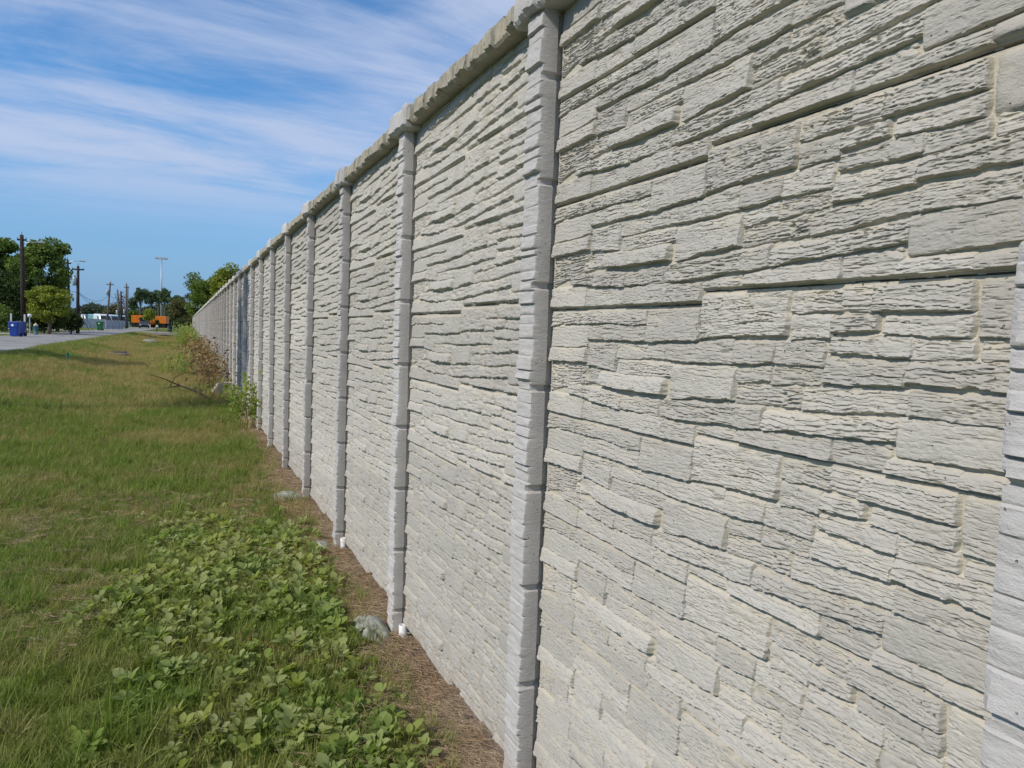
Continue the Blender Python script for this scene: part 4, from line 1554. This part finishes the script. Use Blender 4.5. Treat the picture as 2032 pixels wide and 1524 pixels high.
prof = [(-.13, .62), (.13, .62), (.13, .76)] + [(.13 * math.cos(a), .76 + .11 * math.sin(a)) for a in [math.pi * k / 8 for k in range(1, 8)]] + [(-.13, .76)]
m.loft([[(x, -.26, z) for x, z in prof], [(x, .26, z) for x, z in prof]])
m.build('box', M_WHITE, t)
b = ground_at(298, 150)
t = thing('traffic_cone', (b.x, b.y, .41), 'pale traffic cone standing in the road beside the black car', 'traffic cone')
MB().box(-.22, .22, -.22, .22, 0, .04, .01).build('base', M_WHITE, t)
MB().lathe([(.16, .04), (.03, .72), (.0, .73)], 0, 0, 14).build('cone', plain('cone_pink', (.75, .55, .50), .6, .3), t, True)
b = ground_at(132, 26)
p = at(132, 725, 26)
t = thing('marker_flag', (p.x, 26, gz(p.x, 26)), 'tiny green marker flag stuck in the dry grass', 'flag')
MB().tube([(0, 0, -.05), (0, 0, .34)], .004, 5).build('wire_stem', M_STEEL, t)
m = MB()
for s in (0, .004):
    m.add([(0, s, .24), (.06, .012 + s, .24), (.11, s, .245), (.11, s, .33), (.06, .012 + s, .335), (0, s, .34)], [(0, 1, 4, 5), (1, 2, 3, 4)] if s == 0 else [(5, 4, 1, 0), (4, 3, 2, 1)])
m.build('flag_cloth', plain('flag_green', (.01, .22, .10), .6, .3), t)

# ------------------------------------------------------------------ vehicles
def wheel_at(t, x, y, r, w, rz=0):
    o = MB().lathe([(r * .55, -w / 2), (r * .92, -w / 2), (r, -w * .3), (r, w * .3), (r * .92, w / 2), (r * .55, w / 2)], 0, 0, 18).build('wheel', M_TYRE, t)
    o.location = (x, y, r)
    o.rotation_euler = (0, R(90), 0)
    h = MB().lathe([(0, -w * .42), (r * .56, -w * .42), (r * .56, w * .42), (0, w * .42)], 0, 0, 12).build('rim', M_STEEL, o)
    return o


def car(loc, rz, paint, label, glass_h=1.42):
    """Saloon facing local -y: lofted body, glasshouse, wheels, lights, plate."""
    t = thing('car', loc, label, 'car', None, rz)
    secs = [(-2.20, .74, .34, .66), (-2.10, .84, .24, .76), (-1.4, .89, .22, .88), (-.75, .90, .22, .95), (.9, .90, .22, .98), (1.75, .87, .24, .96), (2.15, .82, .32, .92), (2.22, .74, .40, .82)]
    MB().loft([[(-w * .9, y, z0), (w * .9, y, z0), (w, y, z0 + .14), (w, y, z1 - .14), (w * .88, y, z1), (-w * .88, y, z1), (-w, y, z1 - .14), (-w, y, z0 + .14)] for y, w, z0, z1 in secs]).build('body', paint, t)
    MB().loft([[(-.80, -.95, .93), (.80, -.95, .93), (.80, 1.70, .95), (-.80, 1.70, .95)], [(-.66, -.20, 1.36), (.66, -.20, 1.36), (.64, 1.05, 1.37), (-.64, 1.05, 1.37)]]).build('windows', M_GLASS, t)
    MB().loft([[(-.68, -.25, 1.362), (.68, -.25, 1.362), (.66, 1.1, 1.372), (-.66, 1.1, 1.372)], [(-.58, -.12, glass_h), (.58, -.12, glass_h), (.56, .95, glass_h), (-.56, .95, glass_h)]]).build('roof', paint, t)
    for sx in (-1, 1):
        for y in (-1.38, 1.36):
            wheel_at(t, sx * .80, y, .32, .21)
        MB().box(sx * .66 - .17, sx * .66 + .17, -2.19, -2.08, .60, .72, .02).build('headlight', M_WHITE, t)
        MB().box(sx * .97 - .09, sx * .97 + .09, -.72, -.60, .95, 1.07, .02).build('mirror', paint, t)
    MB().box(-.45, .45, -2.225, -2.16, .42, .58, .01).build('grille', M_GLASS, t)
    return t


b = ground_at(286.5, 160)
car((b.x, 160, .41), R(4), plain('black_paint', (.02, .021, .024), .25, .5, 0, .04), 'black car coming towards us at the far end of the road')


def van(loc, rz, paint, label):
    t = thing('parked_van', loc, label, 'van', 'vehicles parked behind the white fence', rz)
    secs = [(-2.5, .82, .40, 1.05), (-2.42, .92, .30, 1.15), (-1.75, .95, .28, 1.28), (-1.15, .95, .28, 2.1), (-.8, .95, .28, 2.3), (2.4, .95, .28, 2.35), (2.5, .9, .34, 2.25)]
    MB().loft([[(-w * .92, y, z0), (w * .92, y, z0), (w, y, z0 + .15), (w, y, z1 - .22), (w * .86, y, z1), (-w * .86, y, z1), (-w, y, z1 - .22), (-w, y, z0 + .15)] for y, w, z0, z1 in secs]).build('body', paint, t)
    MB().add([(-.80, -1.80, 1.30), (.80, -1.80, 1.30), (.72, -1.20, 2.04), (-.72, -1.20, 2.04), (-.80, -1.72, 1.28), (.80, -1.72, 1.28), (.72, -1.12, 2.02), (-.72, -1.12, 2.02)], [(0, 1, 2, 3), (7, 6, 5, 4), (0, 4, 5, 1), (3, 2, 6, 7)]).build('windscreen', M_GLASS, t)
    for sx in (-1, 1):
        MB().box(sx * .955 - .006, sx * .955 + .006, -1.0, -.1, 1.35, 1.95).build('side_window', M_GLASS, t)
        MB().box(sx * .68 - .16, sx * .68 + .16, -2.50, -2.40, .78, .98, .02).build('headlight', M_STEEL, t)
        for y in (-1.55, 1.5):
            wheel_at(t, sx * .85, y, .36, .24)
    return t


P_WHITE = plain('van_white', (.62, .66, .70), .3, .5, 0, .04)
P_PALEBLUE = plain('van_pale_blue', (.36, .50, .58), .3, .5, 0, .04)
P_TEAL = plain('van_teal', (.12, .30, .30), .35, .5, 0, .05)
P_DKBLUE = plain('van_dark', (.03, .05, .08), .25, .5, 0, .05)
VL = [(205, 146, P_WHITE, 'white van behind the fence beside the green bin'), (213.5, 150, P_WHITE, 'white van behind the leaning pole'), (220.5, 150, P_PALEBLUE, 'pale blue van second from right behind the fence'), (227, 151, P_DKBLUE, 'dark van behind the grey fence panels'), (234, 152, P_PALEBLUE, 'rightmost pale blue van behind the grey fence'), (196, 158, P_TEAL, 'teal van behind the white fence left of the white van'), (186, 166, P_DKBLUE, 'dark van farthest left behind the white fence'), (176, 168, P_WHITE, 'small white van left of the dark one behind the fence')]
for X, dp, mt_, lab in VL:
    b = ground_at(X, dp)
    van((b.x, b.y, .4), R(random.uniform(14, 30)), mt_, lab)

M_ORANGE = plain('orange_paint', (.62, .17, .012), .4, .4, 0, .10, 1.2)


def truck(loc, rz, label, flip=1):
    t = thing('orange_truck', loc, label, 'truck', 'orange trucks parked at the end of the street', rz)
    MB().box(-1.9, .6, -1.1, 1.1, 1.0, 2.75, .05).build('cargo_box', M_ORANGE, t)
    MB().loft([[(.75, -1.05, .7), (2.3, -1.05, .7), (2.3, 1.05, .7), (.75, 1.05, .7)], [(.75, -1.05, 1.45), (2.35, -1.05, 1.45), (2.35, 1.05, 1.45), (.75, 1.05, 1.45)], [(.75, -1.0, 2.3), (1.7, -1.0, 2.3), (1.7, 1.0, 2.3), (.75, 1.0, 2.3)]]).build('cab', M_ORANGE, t)
    MB().box(.95, 1.6, -1.07, -1.03, 1.5, 2.1).build('side_window', M_GLASS, t)
    MB().box(-1.9, 2.2, -.5, .5, .62, 1.0).build('chassis', M_TYRE, t)
    for k in range(3):
        MB().box(-1.8 + k * 1.1, -1.72 + k * 1.1, -1.13, -1.10, 1.05, 2.70).build('side_rib', M_ORANGE, t)
    for x in (-1.3, -.4, 1.6):
        for sy in (-1, 1):
            w = MB().lathe([(.2, -.14), (.42, -.14), (.46, -.08), (.46, .08), (.42, .14), (.2, .14)], 0, 0, 14).build('wheel', M_TYRE, t)
            w.location = (x, sy * .95, .46)
            w.rotation_euler = (R(90), 0, 0)
    return t


b = ground_at(281, 196)
truck((b.x, b.y, .4), R(-16), 'orange truck on the left, cargo box towards the utility poles')
b = ground_at(316, 198)
truck((b.x, b.y, .4), R(-16 + 180), 'orange truck on the right, below the tall light mast')

# ------------------------------------------------------------------ fences on the left
M_FW = plain('white_fence_sheet', (.60, .63, .68), .5, .3, 0, .05, .8)
M_FG = plain('grey_fence_sheet', (.36, .40, .44), .5, .3, 0, .06, .8)


def sheet_fence(name, label, Xs, dp0, dp1, Yt, mat, n):
    a, b = ground_at(Xs[0], dp0), ground_at(Xs[1], dp1)
    h = at(Xs[1], Yt, dp1).z - b.z
    d = b - a
    d.z = 0
    ln = d.length
    t = thing(name, a, label, 'fence', None, math.atan2(d.y, d.x))
    w = ln / n
    for i in range(n):
        m = MB()
        V, F = [], []
        k = 12
        for j in range(k + 1):
            x = i * w + .05 + (w - .10) * j / k
            yo = .02 if j % 2 else -.02
            V += [(x, yo, .08), (x, yo, h), (x, yo + .01, .08), (x, yo + .01, h)]
            if j:
                q_ = 4 * j
                F += [(q_ - 4, q_, q_ + 1, q_ - 3), (q_ - 2, q_ - 1, q_ + 3, q_ + 2), (q_ - 3, q_ + 1, q_ + 3, q_ - 1)]
        m.add(V, F)
        m.build('panel', mat, t)
    for i in range(n + 1):
        o = MB().box(-.05, .05, -.09, -.03, -.2, h + .08, .006).build('post', M_STEEL, t)
        o.location = (i * w, 0, 0)
    MB().box(0, ln, -.03, .03, h, h + .05).build('rail', M_STEEL, t)
    return t


sheet_fence('metal_fence', 'long white sheet metal fence behind the green lawn', (150, 208), 126, 128, 634, M_FW, 8)
sheet_fence('metal_fence', 'grey sheet metal fence right of the green bin behind the leaning pole', (209, 243), 116, 122, 637, M_FG, 5)

# ------------------------------------------------------------------ verge details
M_MANHOLE = plain('mossy_concrete', (.27, .245, .20), .95, .1, 0, .3, 5)
p = at(217, 702, 31)
t = thing('drain_inlet', (p.x, 35, gz(p.x, 35)), 'low brown concrete drain inlet on the grass verge', 'drain')
MB().lathe([(.40, -.1), (.40, .10), (.37, .13)], 0, 0, 20).build('collar', M_MANHOLE, t)
MB().lathe([(.32, .132), (.32, .16), (.29, .175), (0, .18)], 0, 0, 20).build('cover', plain('rusty_iron', (.09, .065, .05), .8, .2, 0, .3), t)
p = at(295, 668, 60)
lump('boulder', (p.x, 62, gz(p.x, 62) + .02), .55, .35, .22, 21, M_FOOT, 'grey stone slab half sunk in the verge near the road', 'boulder', None, 10)
p = at(340, 655, 96)


def weed_clump(name, label, cat, pos, n, hgt, spread, mat, seed, leafy_=0, lmat=None, lsz=.05):
    rd = random.Random(seed)
    t = thing(name, pos, label, cat, 'weeds along the wall foot')
    V, F = [], []
    tips = []
    for _ in range(n):
        a = rd.uniform(0, 6.283)
        l_ = hgt * rd.uniform(.5, 1.1)
        x, y = spread * rd.gauss(0, .45), spread * 1.6 * rd.gauss(0, .45)
        le, cu = rd.uniform(.03, .5), rd.uniform(.02, .25)
        blade(V, F, (x, y, -.02), a, le, l_, .010, cu, 4)
        for f in (.5, .7, .85, 1.0):
            tips.append((x + math.cos(a) * math.sin(le + cu) * l_ * f, y + math.sin(a) * math.sin(le + cu) * l_ * f, math.cos(le + cu * 1.2) * l_ * f))
    obj('stems', mesh('stems', V, F), mat, t)
    if leafy_:
        rng_ = np.random.default_rng(seed)
        T_ = np.array(tips)
        C_ = T_[rng_.integers(0, len(T_), leafy_)] + rng_.normal(0, .045, (leafy_, 3))
        C_ = C_[C_[:, 2] > .02]
        V2, F2 = leaf_quads(C_, lsz, rng_, 0.3)
        obj('leaves', mesh('leaves', V2, F2), lmat, t)
    return t


weed_clump('tall_weed', 'green leafy shrub pressed against the wall nearest to us', 'shrub', (.84, 11.6, 0), 34, .75, .22, M_STRAW, 1, 900, M_WEED, .06)
weed_clump('dry_weed', 'tall dry brown weed stalks in front of the white broken block', 'weed', (.45, 16.0, 0), 40, 1.15, .30, M_DRY, 2, 300, M_DRY, .07)
weed_clump('dry_weed', 'dense brown dead weeds right behind the white broken block', 'weed', (.62, 20.3, 0), 90, .85, .42, M_DRY, 3, 900, M_DRY, .07)
weed_clump('dry_weed', 'straw-coloured weeds halfway along the wall foot', 'weed', (.55, 26.5, 0), 90, .95, .45, M_DRY, 4, 1100, M_DRY, .08)
weed_clump('dry_weed', 'farthest straw-coloured weeds beside the wall', 'weed', (.50, 35, 0), 90, 1.0, .5, M_DRY, 5, 1200, M_DRY, .09)
weed_clump('tall_weed', 'tall green weeds on the verge left of the dead weeds', 'weed', (-.25, 24, 0), 70, .7, .55, M_GRASS, 6, 700, M_WEED, .07)
weed_clump('tall_weed', 'green weeds along the wall foot farther up', 'weed', (.25, 46, 0), 90, 1.1, .7, M_GRASS, 7, 1300, M_WEED, .10)
weed_clump('tall_weed', 'green weeds near the far end of the verge', 'weed', (.1, 62, 0), 90, 1.3, .8, M_GRASS, 8, 1300, M_WEED, .12)
weed_clump('tall_weed', 'farthest green weeds before the driveway', 'weed', (.2, 82, .1), 90, 1.5, .9, M_GRASS, 9, 1300, M_WEED, .14)
m = MB()
base = Vector((-.55, 18.4, .03))
m.tube([base, base + Vector((.45, -.9, .16)), base + Vector((.8, -1.9, .10)), base + Vector((1.0, -2.6, .02))], [.008, .018, .022, .026], 7)
m.tube([base + Vector((.45, -.9, .16)), base + Vector((.1, -1.2, .34)), base + Vector((-.15, -1.3, .42))], [.013, .009, .004], 6)
m.tube([base + Vector((.25, -.5, .10)), base + Vector((.35, -.3, .30)), base + Vector((.6, -.2, .42))], [.011, .008, .003], 6)
tag(m.build('fallen_branch', M_POLE, None, True), 'dark fallen branch lying in the grass near the wall', 'branch')
